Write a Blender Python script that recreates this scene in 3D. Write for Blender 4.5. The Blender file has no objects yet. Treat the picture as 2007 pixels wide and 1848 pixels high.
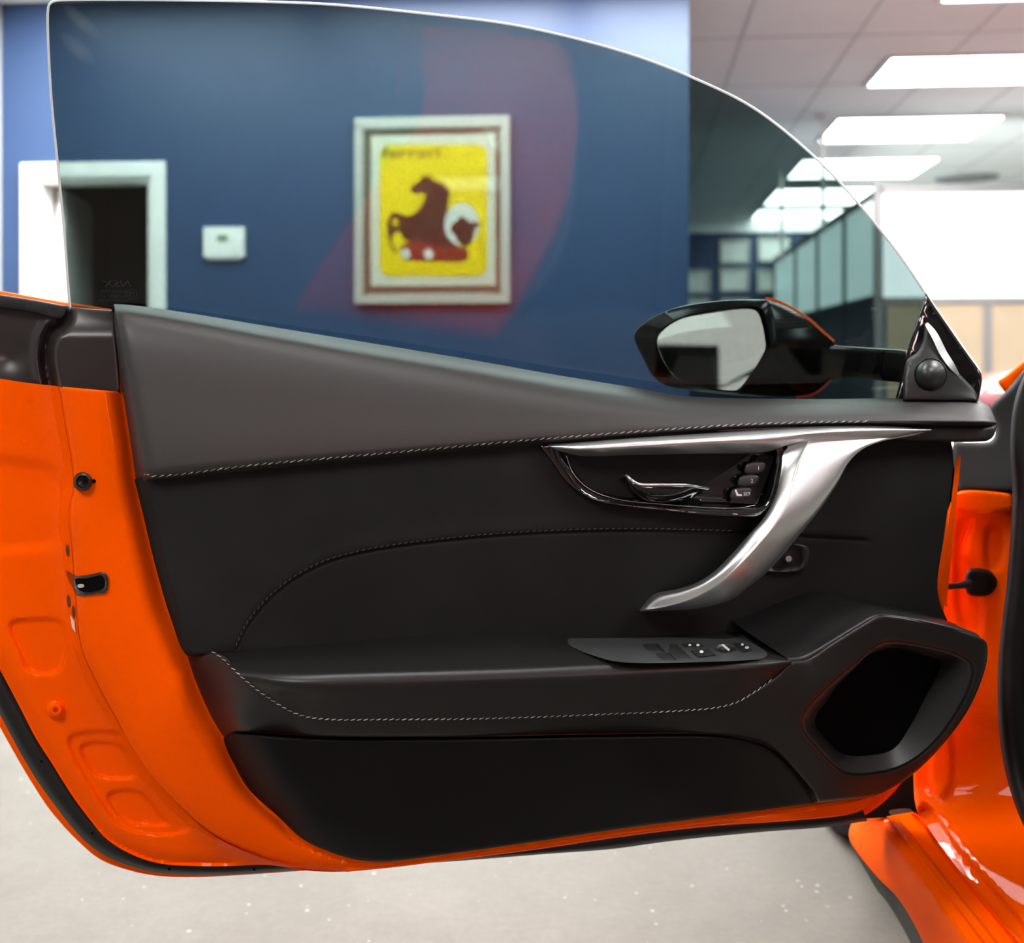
import bpy, math, random
import numpy as np
from math import radians, sin, cos, pi
from mathutils import Vector
from mathutils.geometry import delaunay_2d_cdt

random.seed(7)
rng = np.random.RandomState(5)
S = bpy.context.scene
COL = S.collection

# ------------------------------------------------------------------ camera
FPX, CX, HY, H = 2400.0, 1003.5, 698.0, 1.0      # focal length, centre column, horizon row, lens height
cam_d = bpy.data.cameras.new('camera')
cam = bpy.data.objects.new('camera', cam_d)
COL.objects.link(cam)
cam.location = (0, 0, H)
cam.rotation_euler = (pi/2, 0, 0)
cam_d.sensor_fit = 'HORIZONTAL'
cam_d.sensor_width = 36
cam_d.lens = FPX/2007*36
cam_d.shift_y = -(924-HY)/2007
cam_d.clip_start = 0.02
cam_d.dof.use_dof = True
cam_d.dof.focus_distance = 1.40
cam_d.dof.aperture_fstop = 4.4
S.camera = cam

# ------------------------------------------------------------------ world, exposure
S.view_settings.view_transform = 'Standard'
S.view_settings.look = 'None'
S.view_settings.gamma = 1
S.view_settings.use_curve_mapping = False
S.view_settings.exposure = 0.28
w = bpy.data.worlds.new('World'); S.world = w
w.use_nodes = True
w.node_tree.nodes['Background'].inputs[0].default_value = (0.93, 0.97, 1.0, 1)
w.node_tree.nodes['Background'].inputs[1].default_value = 1.0
LAMP = 17.0            # radiance of every ceiling panel

# ------------------------------------------------------------------ mappings from measured sight lines to places
CAMP = np.array([0, 0, H])
def dirs(xy):
    xy = np.asarray(xy, float)
    return np.stack([(xy[:, 0]-CX)/FPX, np.ones(len(xy)), -(xy[:, 1]-HY)/FPX], 1)
DY0, DS = 1.50, 0.10                       # the door's plane: distance at the centre, slope to the right
DN = math.sqrt(1+DS*DS)
def Dm(xy, d):                             # point of the plane parallel to the door, d metres towards the cabin
    r = dirs(xy); t = (DY0-np.asarray(d)*DN)/(1-DS*r[:, 0])
    return CAMP+r*t[:, None]
def Tm(xy, t):                             # point at distance t
    r = dirs(xy); return CAMP+r*(np.asarray(t, float)*np.ones(len(r)))[:, None]
def Zm(xy, z):                             # point at height z
    r = dirs(xy); t = (np.asarray(z)-H)/r[:, 2]
    return CAMP+r*t[:, None]
TH = radians(5.6)
RX = np.array([cos(TH), -sin(TH), 0]); RY = np.array([sin(TH), cos(TH), 0])
def Rm(a, b, z):                           # room coordinates: a along the blue wall, b away from the camera
    return tuple(RX*a+RY*b+np.array([0, 0, z]))
def on_b(px, py, B):                       # where a sight line meets the wall at b = B
    r = dirs([(px, py)])[0]; t = B/(r@RY); p = r*t
    return p@RX, H+p[2]
def on_ceil(px, py, z):
    r = dirs([(px, py)])[0]; t = (z-H)/r[2]; p = r*t
    return p@RX, p@RY

# ------------------------------------------------------------------ materials
def mat(name, color, rough=0.5, metal=0.0, coat=0.0, bump=0.0, bscale=300.0, spec=0.5, emit=None, es=0.0, var=0.0, vscale=8.0, sheen=0.0, coat_rough=0.03, bdist=0.001):
    m = bpy.data.materials.new(name); m.use_nodes = True
    nt = m.node_tree; b = nt.nodes['Principled BSDF']
    b.inputs['Base Color'].default_value = (*color, 1)
    b.inputs['Roughness'].default_value = rough
    b.inputs['Metallic'].default_value = metal
    b.inputs['Coat Weight'].default_value = coat
    b.inputs['Coat Roughness'].default_value = coat_rough
    b.inputs['Specular IOR Level'].default_value = spec
    b.inputs['Sheen Weight'].default_value = sheen
    if emit:
        b.inputs['Emission Color'].default_value = (*emit, 1); b.inputs['Emission Strength'].default_value = es
    tc = nt.nodes.new('ShaderNodeTexCoord')
    if bump > 0:
        n = nt.nodes.new('ShaderNodeTexNoise'); n.inputs['Scale'].default_value = bscale; n.inputs['Detail'].default_value = 4
        nt.links.new(tc.outputs['Object'], n.inputs['Vector'])
        bp = nt.nodes.new('ShaderNodeBump'); bp.inputs['Strength'].default_value = bump; bp.inputs['Distance'].default_value = bdist
        nt.links.new(n.outputs['Fac'], bp.inputs['Height']); nt.links.new(bp.outputs['Normal'], b.inputs['Normal'])
    if var > 0:
        n2 = nt.nodes.new('ShaderNodeTexNoise'); n2.inputs['Scale'].default_value = vscale; n2.inputs['Detail'].default_value = 6
        nt.links.new(tc.outputs['Object'], n2.inputs['Vector'])
        mx = nt.nodes.new('ShaderNodeMix'); mx.data_type = 'RGBA'
        mx.inputs['A'].default_value = (*[c*(1-var) for c in color], 1)
        mx.inputs['B'].default_value = (*[min(1, c*(1+var)) for c in color], 1)
        nt.links.new(n2.outputs['Fac'], mx.inputs['Factor']); nt.links.new(mx.outputs['Result'], b.inputs['Base Color'])
    return m

M = dict(
    paint=mat('orange_paint', (0.95, 0.095, 0.0), 0.4, coat=0.12, spec=0.0),
    leather=mat('black_leather', (0.030, 0.027, 0.026), 0.50, bump=0.25, bscale=900, bdist=0.0006),
    leather2=mat('black_leather_lower', (0.011, 0.0105, 0.0105), 0.38, spec=0.38, bump=0.25, bscale=900, bdist=0.0006),
    suede=mat('black_suede', (0.016, 0.0157, 0.0152), 0.95, bump=0.5, bscale=1400, spec=0.12, var=0.35, vscale=9, sheen=0.0, bdist=0.0006),
    plastic=mat('black_plastic', (0.018, 0.018, 0.018), 0.42, bump=0.15, bscale=1500, bdist=0.0004),
    molding=mat('dark_molding', (0.022, 0.017, 0.016), 0.33),
    rubber=mat('black_rubber', (0.009, 0.009, 0.009), 0.55, spec=0.3),
    gloss=mat('gloss_black', (0.004, 0.004, 0.004), 0.06, coat=1.0),
    hole=mat('dark_cavity', (0.003, 0.003, 0.003), 0.9, spec=0.05),
    silver=mat('satin_aluminium', (0.90, 0.91, 0.92), 0.36, metal=1.0),
    chrome=mat('chrome', (0.88, 0.88, 0.89), 0.22, metal=1.0),
    thread=mat('grey_thread', (0.42, 0.40, 0.38), 0.8),
    button=mat('button_black', (0.02, 0.02, 0.021), 0.35),
    legend=mat('white_legend', (0.75, 0.75, 0.75), 0.5),
    mirror=mat('mirror_glass', (0.88, 0.82, 0.80), 0.01, metal=1.0),
    sticker=mat('white_sticker', (0.75, 0.62, 0.55), 0.6),
    etch=mat('etched_black', (0.004, 0.005, 0.006), 0.6),
    blue=mat('blue_wall_paint', (0.020, 0.050, 0.128), 0.42),
    white=mat('white_trim_paint', (0.80, 0.80, 0.78), 0.5),
    ceiling=mat('ceiling_tile', (0.84, 0.86, 0.86), 0.85, var=0.06, vscale=2),
    pale=mat('pale_wall_paint', (0.36, 0.36, 0.35), 0.7),
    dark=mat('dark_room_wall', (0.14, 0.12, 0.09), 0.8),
    frame=mat('silver_picture_frame', (0.50, 0.50, 0.46), 0.35, metal=0.3),
    brown=mat('brown_mat_board', (0.16, 0.10, 0.07), 0.6),
    cream=mat('cream_mat_board', (0.78, 0.75, 0.66), 0.7),
    yellow=mat('yellow_print', (0.96, 0.70, 0.0), 0.5),
    inkbrown=mat('dark_print', (0.045, 0.020, 0.014), 0.5),
    inkred=mat('red_print', (0.28, 0.03, 0.015), 0.5),
    paper=mat('white_paper', (0.78, 0.80, 0.76), 0.6),
    lcd=mat('grey_green_display', (0.25, 0.30, 0.20), 0.4),
    beige=mat('beige_laminate', (0.62, 0.50, 0.34), 0.5, var=0.12, vscale=3),
    alu=mat('grey_metal_post', (0.36, 0.37, 0.37), 0.4, metal=0.4),
    redpaint=mat('red_paint', (0.26, 0.010, 0.016), 0.3, coat=1.0),
    tire=mat('tyre_rubber', (0.012, 0.012, 0.012), 0.8),
    lamp=mat('ceiling_lamp_diffuser', (0.9, 0.9, 0.9), 0.5, emit=(1, 1, 0.98), es=LAMP),
    panel_glow=mat('glowing_white_panel', (0.85, 0.87, 0.9), 0.6, emit=(0.96, 0.98, 1), es=2.0),  # emission paints in the panel's brightness and lifts the ceiling nearby
)
def glass(name, tint, refl=0.5, smudge=False):
    m = bpy.data.materials.new(name); m.use_nodes = True
    nt = m.node_tree; nt.nodes.clear()
    o = nt.nodes.new('ShaderNodeOutputMaterial'); mx = nt.nodes.new('ShaderNodeMixShader')
    t = nt.nodes.new('ShaderNodeBsdfTransparent'); t.inputs[0].default_value = (*tint, 1)
    g = nt.nodes.new('ShaderNodeBsdfGlossy'); g.inputs['Roughness'].default_value = 0.0
    g.inputs[0].default_value = (1, 1, 1, 1)
    fr = nt.nodes.new('ShaderNodeFresnel'); fr.inputs[0].default_value = 1.52
    ml = nt.nodes.new('ShaderNodeMath'); ml.operation = 'MULTIPLY'; ml.inputs[1].default_value = refl
    nt.links.new(fr.outputs[0], ml.inputs[0]); nt.links.new(ml.outputs[0], mx.inputs[0])
    nt.links.new(t.outputs[0], mx.inputs[1]); nt.links.new(g.outputs[0], mx.inputs[2])
    last = mx.outputs[0]
    if smudge:   # greasy finger marks near the rear top corner of the pane
        tc = nt.nodes.new('ShaderNodeTexCoord')
        n = nt.nodes.new('ShaderNodeTexNoise'); n.inputs['Scale'].default_value = 90; n.inputs['Detail'].default_value = 5
        nt.links.new(tc.outputs['Object'], n.inputs['Vector'])
        acc = None
        for (c, r) in smudge:
            mp = nt.nodes.new('ShaderNodeMapping'); mp.vector_type = 'TEXTURE'
            mp.inputs['Location'].default_value = c; mp.inputs['Scale'].default_value = r[:3]; mp.inputs['Rotation'].default_value = (0, r[3], 0)
            nt.links.new(tc.outputs['Object'], mp.inputs['Vector'])
            gr = nt.nodes.new('ShaderNodeTexGradient'); gr.gradient_type = 'SPHERICAL'
            nt.links.new(mp.outputs[0], gr.inputs[0])
            if acc is None: acc = gr.outputs['Fac']
            else:
                ad = nt.nodes.new('ShaderNodeMath'); ad.operation = 'ADD'
                nt.links.new(acc, ad.inputs[0]); nt.links.new(gr.outputs['Fac'], ad.inputs[1]); acc = ad.outputs[0]
        mu = nt.nodes.new('ShaderNodeMath'); mu.operation = 'MULTIPLY'
        nt.links.new(acc, mu.inputs[0]); nt.links.new(n.outputs['Fac'], mu.inputs[1])
        m3 = nt.nodes.new('ShaderNodeMath'); m3.operation = 'MULTIPLY'; m3.inputs[1].default_value = 0.28
        nt.links.new(mu.outputs[0], m3.inputs[0])
        df = nt.nodes.new('ShaderNodeBsdfDiffuse'); df.inputs[0].default_value = (0.5, 0.6, 0.62, 1)
        mx2 = nt.nodes.new('ShaderNodeMixShader')
        nt.links.new(m3.outputs[0], mx2.inputs[0]); nt.links.new(last, mx2.inputs[1]); nt.links.new(df.outputs[0], mx2.inputs[2])
        last = mx2.outputs[0]
    nt.links.new(last, o.inputs[0])
    return m
M['mirror_black'] = mat('mirror_housing_black', (.005, .005, .005), .22, spec=.35)
M['pane'] = glass('clear_glass', (0.97, 0.98, 0.97), 0.35)
M['greenpane'] = mat('glowing_frosted_glass', (0.50, 0.60, 0.58), 0.3, emit=(.80, .97, .95), es=1.5)  # emission stands in for light from the office behind
M['glassedge'] = mat('ground_glass_edge', (0.62, 0.66, 0.66), 0.35, spec=0.6)

def floor_mat():
    m = mat('concrete_floor', (0.42, 0.385, 0.335), 0.75)
    nt = m.node_tree; b = nt.nodes['Principled BSDF']; tc = nt.nodes.new('ShaderNodeTexCoord')
    n1 = nt.nodes.new('ShaderNodeTexNoise'); n1.inputs['Scale'].default_value = 3.0; n1.inputs['Detail'].default_value = 12; n1.inputs['Roughness'].default_value = 0.7
    n2 = nt.nodes.new('ShaderNodeTexNoise'); n2.inputs['Scale'].default_value = 60; n2.inputs['Detail'].default_value = 12; n2.inputs['Roughness'].default_value = 0.75
    v = nt.nodes.new('ShaderNodeTexVoronoi'); v.inputs['Scale'].default_value = 38; v.inputs['Randomness'].default_value = 1
    for n in (n1, n2, v): nt.links.new(tc.outputs['Object'], n.inputs['Vector'])
    r1 = nt.nodes.new('ShaderNodeValToRGB'); r1.color_ramp.elements[0].position = 0.3; r1.color_ramp.elements[0].color = (0.112, 0.105, 0.088, 1)
    r1.color_ramp.elements[1].position = 0.7; r1.color_ramp.elements[1].color = (0.150, 0.142, 0.121, 1)
    nt.links.new(n1.outputs['Fac'], r1.inputs[0])
    r2 = nt.nodes.new('ShaderNodeValToRGB'); r2.color_ramp.elements[0].position = 0.35; r2.color_ramp.elements[0].color = (0.90, 0.90, 0.90, 1)
    r2.color_ramp.elements[1].position = 0.62; r2.color_ramp.elements[1].color = (1.04, 1.04, 1.04, 1)
    nt.links.new(n2.outputs['Fac'], r2.inputs[0])
    mu = nt.nodes.new('ShaderNodeMix'); mu.data_type = 'RGBA'; mu.blend_type = 'MULTIPLY'; mu.inputs['Factor'].default_value = 1
    nt.links.new(r1.outputs[0], mu.inputs['A']); nt.links.new(r2.outputs[0], mu.inputs['B'])
    # pale chips of aggregate, a few random cells only
    sep = nt.nodes.new('ShaderNodeSeparateColor'); nt.links.new(v.outputs['Color'], sep.inputs[0])
    g1 = nt.nodes.new('ShaderNodeMath'); g1.operation = 'GREATER_THAN'; g1.inputs[1].default_value = 0.62; nt.links.new(sep.outputs[0], g1.inputs[0])
    rd = nt.nodes.new('ShaderNodeMath'); rd.operation = 'MULTIPLY'; rd.inputs[1].default_value = 0.16; nt.links.new(sep.outputs[1], rd.inputs[0])
    g2 = nt.nodes.new('ShaderNodeMath'); g2.operation = 'LESS_THAN'; nt.links.new(v.outputs['Distance'], g2.inputs[0]); nt.links.new(rd.outputs[0], g2.inputs[1])
    g3 = nt.nodes.new('ShaderNodeMath'); g3.operation = 'MULTIPLY'; nt.links.new(g1.outputs[0], g3.inputs[0]); nt.links.new(g2.outputs[0], g3.inputs[1])
    g4 = nt.nodes.new('ShaderNodeMath'); g4.operation = 'MULTIPLY'; g4.inputs[1].default_value = 0.6; nt.links.new(g3.outputs[0], g4.inputs[0])
    m2 = nt.nodes.new('ShaderNodeMix'); m2.data_type = 'RGBA'; nt.links.new(g4.outputs[0], m2.inputs['Factor'])
    nt.links.new(mu.outputs['Result'], m2.inputs['A']); m2.inputs['B'].default_value = (0.42, 0.41, 0.38, 1)
    nt.links.new(m2.outputs['Result'], b.inputs['Base Color'])
    bp = nt.nodes.new('ShaderNodeBump'); bp.inputs['Strength'].default_value = 0.12; bp.inputs['Distance'].default_value = 0.002
    nt.links.new(n2.outputs['Fac'], bp.inputs['Height']); nt.links.new(bp.outputs['Normal'], b.inputs['Normal'])
    return m
M['floor'] = floor_mat()

# ------------------------------------------------------------------ mesh helpers
ORG = {}
def world_org(p):
    o = Vector((0, 0, 0))
    while p is not None:
        o = o+p.location; p = p.parent
    return o
class MB:
    def __init__(s): s.v = []; s.f = []; s.mi = []
    def add(s, V, F, mi=0):
        n = len(s.v); s.v += [tuple(map(float, p)) for p in V]
        s.f += [tuple(n+i for i in f) for f in F]; s.mi += [mi]*len(F)
        return s
    def build(s, name, mats, parent=None, smooth=35, loc=None):
        me = bpy.data.meshes.new(name)
        org = world_org(parent) if parent is not None else Vector((0, 0, 0))
        if parent is None and loc is not None: org = Vector(loc)
        me.from_pydata([tuple(Vector(p)-org) for p in s.v], [], s.f)
        if not isinstance(mats, (list, tuple)): mats = [mats]
        for m in mats: me.materials.append(m if not isinstance(m, str) else M[m])
        me.polygons.foreach_set('material_index', s.mi)
        if smooth:
            me.polygons.foreach_set('use_smooth', [True]*len(me.polygons)); me.set_sharp_from_angle(angle=radians(smooth))
        me.update()
        o = bpy.data.objects.new(name, me); COL.objects.link(o)
        if parent is not None: o.parent = parent
        elif loc is not None: o.location = loc
        return o
def tag(o, label=None, cat=None, group=None, kind=None):
    if label: o['label'] = label
    if cat: o['category'] = cat
    if group: o['group'] = group
    if kind: o['kind'] = kind
    return o
def empty(name, loc, label, cat, group=None):
    o = bpy.data.objects.new(name, None); COL.objects.link(o); o.location = loc; o.empty_display_size = 0.05
    return tag(o, label, cat, group)

def catmull(P, n_per, closed=False):
    P = np.asarray(P, float); N = len(P); out = []
    if N == 2 and not closed:
        return [P[0]*(1-t)+P[1]*t for t in np.linspace(0, 1, max(2, n_per[0]+1))]
    segs = N if closed else N-1
    for i in range(segs):
        p1, p2 = P[i], P[(i+1) % N]
        p0 = P[(i-1) % N] if (closed or i > 0) else 2*p1-p2
        p3 = P[(i+2) % N] if (closed or i+2 < N) else 2*p2-p1
        # centripetal parameter
        e = 0.5
        q_ = lambda u: max(0.4, np.linalg.norm(u[:2]))**e
        t0 = 0; t1 = t0+q_(p1-p0); t2 = t1+q_(p2-p1); t3 = t2+q_(p3-p2)
        for k in range(n_per[i]):
            t = t1+(t2-t1)*k/n_per[i]
            A1 = (t1-t)/(t1-t0)*p0+(t-t0)/(t1-t0)*p1; A2 = (t2-t)/(t2-t1)*p1+(t-t1)/(t2-t1)*p2; A3 = (t3-t)/(t3-t2)*p2+(t-t2)/(t3-t2)*p3
            B1 = (t2-t)/(t2-t0)*A1+(t-t0)/(t2-t0)*A2; B2 = (t3-t)/(t3-t1)*A2+(t-t1)/(t3-t1)*A3
            out.append((t2-t)/(t2-t1)*B1+(t-t1)/(t2-t1)*B2)
    if not closed: out.append(P[-1])
    return out
def curve(pts, step=8, closed=False):
    """smooth curve through points; a point with a trailing 'c' is a corner"""
    cor = [len(p) > 0 and p[-1] == 'c' for p in pts]
    P = [np.array([float(x) for x in p if x != 'c']) for p in pts]
    N = len(P)
    if closed and any(cor):
        k = cor.index(True); P = P[k:]+P[:k]+[P[k]]; cor = cor[k:]+cor[:k]+[True]
        run = []; res = []
        for p, c in zip(P, cor):
            run.append(p)
            if c and len(run) > 1:
                res += curve_open(run, step)[:-1]; run = [p]
        return np.array(res)
    if closed:
        n = [max(1, int(round(np.linalg.norm((P[(i+1) % N]-P[i])[:2])/step))) for i in range(N)]
        return np.array(catmull(P, n, True))
    run = []; res = []
    for i, (p, c) in enumerate(zip(P, cor)):
        run.append(p)
        if (c and len(run) > 1 and i < N-1):
            res += curve_open(run, step)[:-1]; run = [p]
    res += curve_open(run, step)
    return np.array(res)
def curve_open(P, step):
    n = [max(1, int(round(np.linalg.norm((P[i+1]-P[i])[:2])/step))) for i in range(len(P)-1)]
    return list(catmull(P, n))
def resample(P, n):
    P = np.asarray(P, float); s = np.r_[0, np.cumsum(np.linalg.norm(np.diff(P[:, :2], axis=0), axis=1))]
    t = np.linspace(0, s[-1], n)
    return np.stack([np.interp(t, s, P[:, k]) for k in range(P.shape[1])], 1)
def rail(pts, n): return resample(curve(pts, 4), n)

def tps(ctrl, reg=1e-4):
    C = np.array(ctrl, float); X = C[:, :2]/1000; n = len(C)
    def U(r2): return np.where(r2 > 1e-12, r2*np.log(r2+1e-12), 0)
    K = U(((X[:, None]-X[None])**2).sum(-1))+np.eye(n)*reg
    Pm = np.c_[np.ones(n), X]
    A = np.block([[K, Pm], [Pm.T, np.zeros((3, 3))]])
    wv = np.linalg.solve(A, np.r_[C[:, 2], 0, 0, 0])
    def f(xy):
        Y = np.asarray(xy, float)[:, :2]/1000
        return U(((Y[:, None]-X[None])**2).sum(-1))@wv[:n]+np.c_[np.ones(len(Y)), Y]@wv[n:]
    return f
def seg_dist(Q, P, closed=True):
    P = np.asarray(P)[:, :2]; A = P if closed else P[:-1]; B = np.roll(P, -1, 0) if closed else P[1:]
    d = np.full(len(Q), 1e9); AB = B-A; L = (AB**2).sum(1)+1e-9
    for i in range(0, len(A), 64):
        a = A[i:i+64]; ab = AB[i:i+64]; l = L[i:i+64]
        t = np.clip(((Q[:, None]-a[None])*ab[None]).sum(-1)/l, 0, 1)
        d = np.minimum(d, np.sqrt(((Q[:, None]-(a+t[..., None]*ab))**2).sum(-1)).min(1))
    return d
def inside(Q, P):
    P = np.asarray(P)[:, :2]; x, y = Q[:, 0], Q[:, 1]; c = np.zeros(len(Q), bool)
    x1, y1 = P[:, 0], P[:, 1]; x2, y2 = np.roll(x1, -1), np.roll(y1, -1)
    for i in range(len(P)):
        m = ((y1[i] > y) != (y2[i] > y))
        if y1[i] != y2[i]:
            c ^= m & (x < (x2[i]-x1[i])*(y-y1[i])/(y2[i]-y1[i])+x1[i])
    return c
def ring_pts(P, r, step):
    P = np.asarray(P)[:, :2]; T = np.roll(P, -1, 0)-np.roll(P, 1, 0); T /= (np.linalg.norm(T, axis=1)[:, None]+1e-9)
    Nn = np.stack([-T[:, 1], T[:, 0]], 1)
    return np.r_[P+Nn*r, P-Nn*r]
def patch(outline, depth, th=0.004, g=12, step=8, rnd=0, rd=0.0, grooves=(), holes=(), mapf=Dm, extra=None, mb=None, mi=0, back=True, raw=False):
    """a filled outline on a smooth depth function, edges rolled over, grooves pressed in, with real thickness"""
    O = outline if raw else curve(outline, step, True)
    O = np.asarray(O)[:, :2]
    Hs = [np.asarray(curve(h, step, True))[:, :2] for h in holes]
    f = tps(depth) if not callable(depth) else depth
    loops = [O]+Hs
    gs = [(curve(p, 4)[:, :2], wd, dp) for (p, wd, dp) in grooves]
    def D(Q):
        Q = np.asarray(Q, float)[:, :2]
        d = f(Q)
        if extra is not None: d = d+extra(Q)
        if rnd:
            e = np.min([seg_dist(Q, L) for L in loops], 0); e = np.clip(1-e/rnd, 0, 1)
            d = d-rd*(1-np.sqrt(1-e*e*0.9999))
        for (p, wd, dp) in gs:
            e = seg_dist(Q, p, False)/wd
            d = d-dp*np.exp(-e*e*2.0)
        return d
    x0, y0 = O.min(0); x1, y1 = O.max(0)
    gx, gy = np.meshgrid(np.arange(x0+g*.5, x1, g), np.arange(y0+g*.5, y1, g))
    gx = gx+(np.arange(gx.shape[0]) % 2)[:, None]*g*.5
    I = np.stack([gx.ravel(), gy.ravel()], 1)
    gd = np.min([seg_dist(I, L) for L in loops], 0)
    md = max(g*.45, rnd*1.02)
    keep = gd > md
    for (p, wd, dp) in gs:
        keep &= seg_dist(I, p, False) > wd*1.6
    I = I[keep]
    ex = []
    if rnd:
        for L in loops:
            for k in (0.12, 0.3, 0.6, 1.0):
                q = ring_pts(L, rnd*k, step); dd = np.min([seg_dist(q, L2) for L2 in loops], 0)
                ex.append(q[dd > rnd*k*0.93])
    for (p, wd, dp) in gs:
        T = np.gradient(p, axis=0); T /= np.linalg.norm(T, axis=1)[:, None]+1e-9; Nn = np.stack([-T[:, 1], T[:, 0]], 1)
        for k in (-1.4, -.8, -.4, 0, .4, .8, 1.4):
            q = (p+Nn*wd*k)[::2]; ex.append(q)
    if ex:
        E = np.concatenate(ex); dd = np.min([seg_dist(E, L) for L in loops], 0)
        E = E[dd > max(0.5, rnd*0.1)]; I = np.r_[I, E]
    ok = inside(I, O)
    for h in Hs: ok &= ~inside(I, h)
    I = I[ok]
    V2 = np.concatenate(loops+[I]); edges = []; k = 0
    for L in loops:
        n = len(L); edges += [(k+i, k+(i+1) % n) for i in range(n)]; k += n
    vo, eo, fo, *_ = delaunay_2d_cdt([Vector(p) for p in V2], edges, [], 0, 1e-4)
    V2 = np.array([tuple(v) for v in vo])
    Fo = [tuple(x) for x in fo]; C = np.array([V2[list(t)].mean(0) for t in Fo])
    ok = inside(C, O)
    for h in Hs: ok &= ~inside(C, h)
    F = []
    for t, o_ in zip(Fo, ok):
        if not o_: continue
        a, b, c = V2[t[0]], V2[t[1]], V2[t[2]]
        ar = (b[0]-a[0])*(c[1]-a[1])-(b[1]-a[1])*(c[0]-a[0])
        if abs(ar) < 1e-3: continue
        F.append(t if ar < 0 else t[::-1])       # image y runs down: this winding faces the camera
    d = D(V2)
    mb = mb or MB()
    sgn = 1 if mapf is Dm else -1
    front = mapf(V2, d)
    if back:
        bk = mapf(V2, d-sgn*th) if mapf is not Zm else mapf(V2, d)-np.array([0, 0, th])
        n = len(V2); cnt = {}
        for t in F:
            for i in range(3):
                e = (t[i], t[(i+1) % 3]); cnt[e] = cnt.get(e, 0)+1
        side = [(e[1], e[0], e[0]+n, e[1]+n) for e in cnt if (e[1], e[0]) not in cnt]
        mb.add(np.r_[front, bk], F+[tuple(n+i for i in t[::-1]) for t in F]+side, mi)
    else: mb.add(front, F, mi)
    mb.depth = D
    return mb
def gridfaces(nu, nv, closed_u=False, flip=False):
    F = []
    for j in range(nv-1):
        for i in range(nu if closed_u else nu-1):
            i2 = (i+1) % nu
            q = (j*nu+i, (j+1)*nu+i, (j+1)*nu+i2, j*nu+i2)
            F.append(q[::-1] if flip else q)
    return F
def loft(rails, nu=120, sub=4, th=0.004, mapf=Dm, mb=None, mi=0, lin=False, flip=False):
    """surface through rails of (px, py, depth); first rail on top, rails run left to right"""
    R = [rail(r, nu) for r in rails]
    A = np.stack(R)              # nv, nu, 3
    if not lin and len(R) > 2:
        out = []
        cols = [catmull(A[:, i], [sub]*(len(R)-1)) for i in range(nu)]
        A = np.transpose(np.array(cols), (1, 0, 2))
    nv = A.shape[0]; Q = A.reshape(-1, 3)
    front = mapf(Q, Q[:, 2]); n = len(Q)
    F = gridfaces(nu, nv, flip=flip)
    mb = mb or MB()
    if th:
        sg = 1 if mapf is Dm else -1
        bk = mapf(Q, Q[:, 2]-sg*th) if mapf is not Zm else front-np.array([0, 0, th])
        G = [tuple(n+i for i in f[::-1]) for f in F]
        cnt = set()
        for t in F:
            for i in range(4): cnt.add((t[i], t[(i+1) % 4]))
        side = [(e[1], e[0], e[0]+n, e[1]+n) for e in cnt if (e[1], e[0]) not in cnt]
        mb.add(np.r_[front, bk], F+G+side, mi)
    else: mb.add(front, F, mi)
    return mb
def angloop(pts, n, c, step=3):
    P = curve(pts, step, True)[:, :2]; c = np.array(c); out = []
    a = np.unwrap(np.arctan2(P[:, 1]-c[1], P[:, 0]-c[0])); 
    P2 = np.r_[P, P[:1]]
    for k in range(n):
        t = 2*pi*k/n; dv = np.array([cos(t), sin(t)]); best = 0
        A = P2[:-1]-c; B = P2[1:]-c
        cr1 = dv[0]*A[:, 1]-dv[1]*A[:, 0]; cr2 = dv[0]*B[:, 1]-dv[1]*B[:, 0]
        m = (cr1*cr2 <= 0) & (np.abs(cr1-cr2) > 1e-12)
        s = cr1[m]/(cr1[m]-cr2[m]); X = A[m]+(B[m]-A[m])*s[:, None]; dd = X@dv
        out.append(c+dv*dd.max())
    return np.array(out)
def rings(rs, n=96, mapf=Dm, mb=None, mi=0, cap_last=True, cap_first=False, flip=False):
    """rs: list of (outline, centre, depth); skin from first (outer/front) to last"""
    V = []
    for (pts, c, d) in rs:
        L = angloop(pts, n, c); dd = d(L) if callable(d) else np.full(n, d)
        V.append(mapf(L, dd))
    V = np.concatenate(V); F = gridfaces(n, len(rs), closed_u=True, flip=not flip)
    if cap_last:
        b = (len(rs)-1)*n; F.append(tuple(b+i for i in range(n))[::(1 if flip else -1)])
    if cap_first:
        F.append(tuple(range(n))[::(-1 if flip else 1)])
    mb = mb or MB(); mb.add(V, F, mi); return mb
def circ(x, y, r, n=10, ry=None, rot=0):
    ry = ry or r
    return [(x+r*cos(2*pi*k/n)*cos(rot)-ry*sin(2*pi*k/n)*sin(rot), y+r*cos(2*pi*k/n)*sin(rot)+ry*sin(2*pi*k/n)*cos(rot)) for k in range(n)]
def disc_stack(x, y, prof, mapf=Dm, n=40, mb=None, mi=0, ry=1.0, base=0.0):
    """turned shape facing the camera: prof = [(radius px, depth)]"""
    V = []
    for r, d in prof:
        L = np.array([(x+max(r, .01)*cos(2*pi*k/n), y+max(r, .01)*ry*sin(2*pi*k/n)) for k in range(n)]); V.append(mapf(L, np.full(n, d+base)))
    F = gridfaces(n, len(prof), closed_u=True, flip=False)
    b = (len(prof)-1)*n; F.append(tuple(b+i for i in range(n)))
    mb = mb or MB(); mb.add(np.concatenate(V), F, mi); return mb
def box(mb, c, s, mi=0, ax=None):
    """box at centre c with full sizes s along axes ax"""
    ax = ax or (np.array([1, 0, 0]), np.array([0, 1, 0]), np.array([0, 0, 1])); c = np.array(c, float)
    V = [c+ax[0]*s[0]*i/2+ax[1]*s[1]*j/2+ax[2]*s[2]*k/2 for i in (-1, 1) for j in (-1, 1) for k in (-1, 1)]
    mb.add(V, [(0, 1, 3, 2), (4, 6, 7, 5), (0, 4, 5, 1), (2, 3, 7, 6), (0, 2, 6, 4), (1, 5, 7, 3)], mi); return mb
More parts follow.
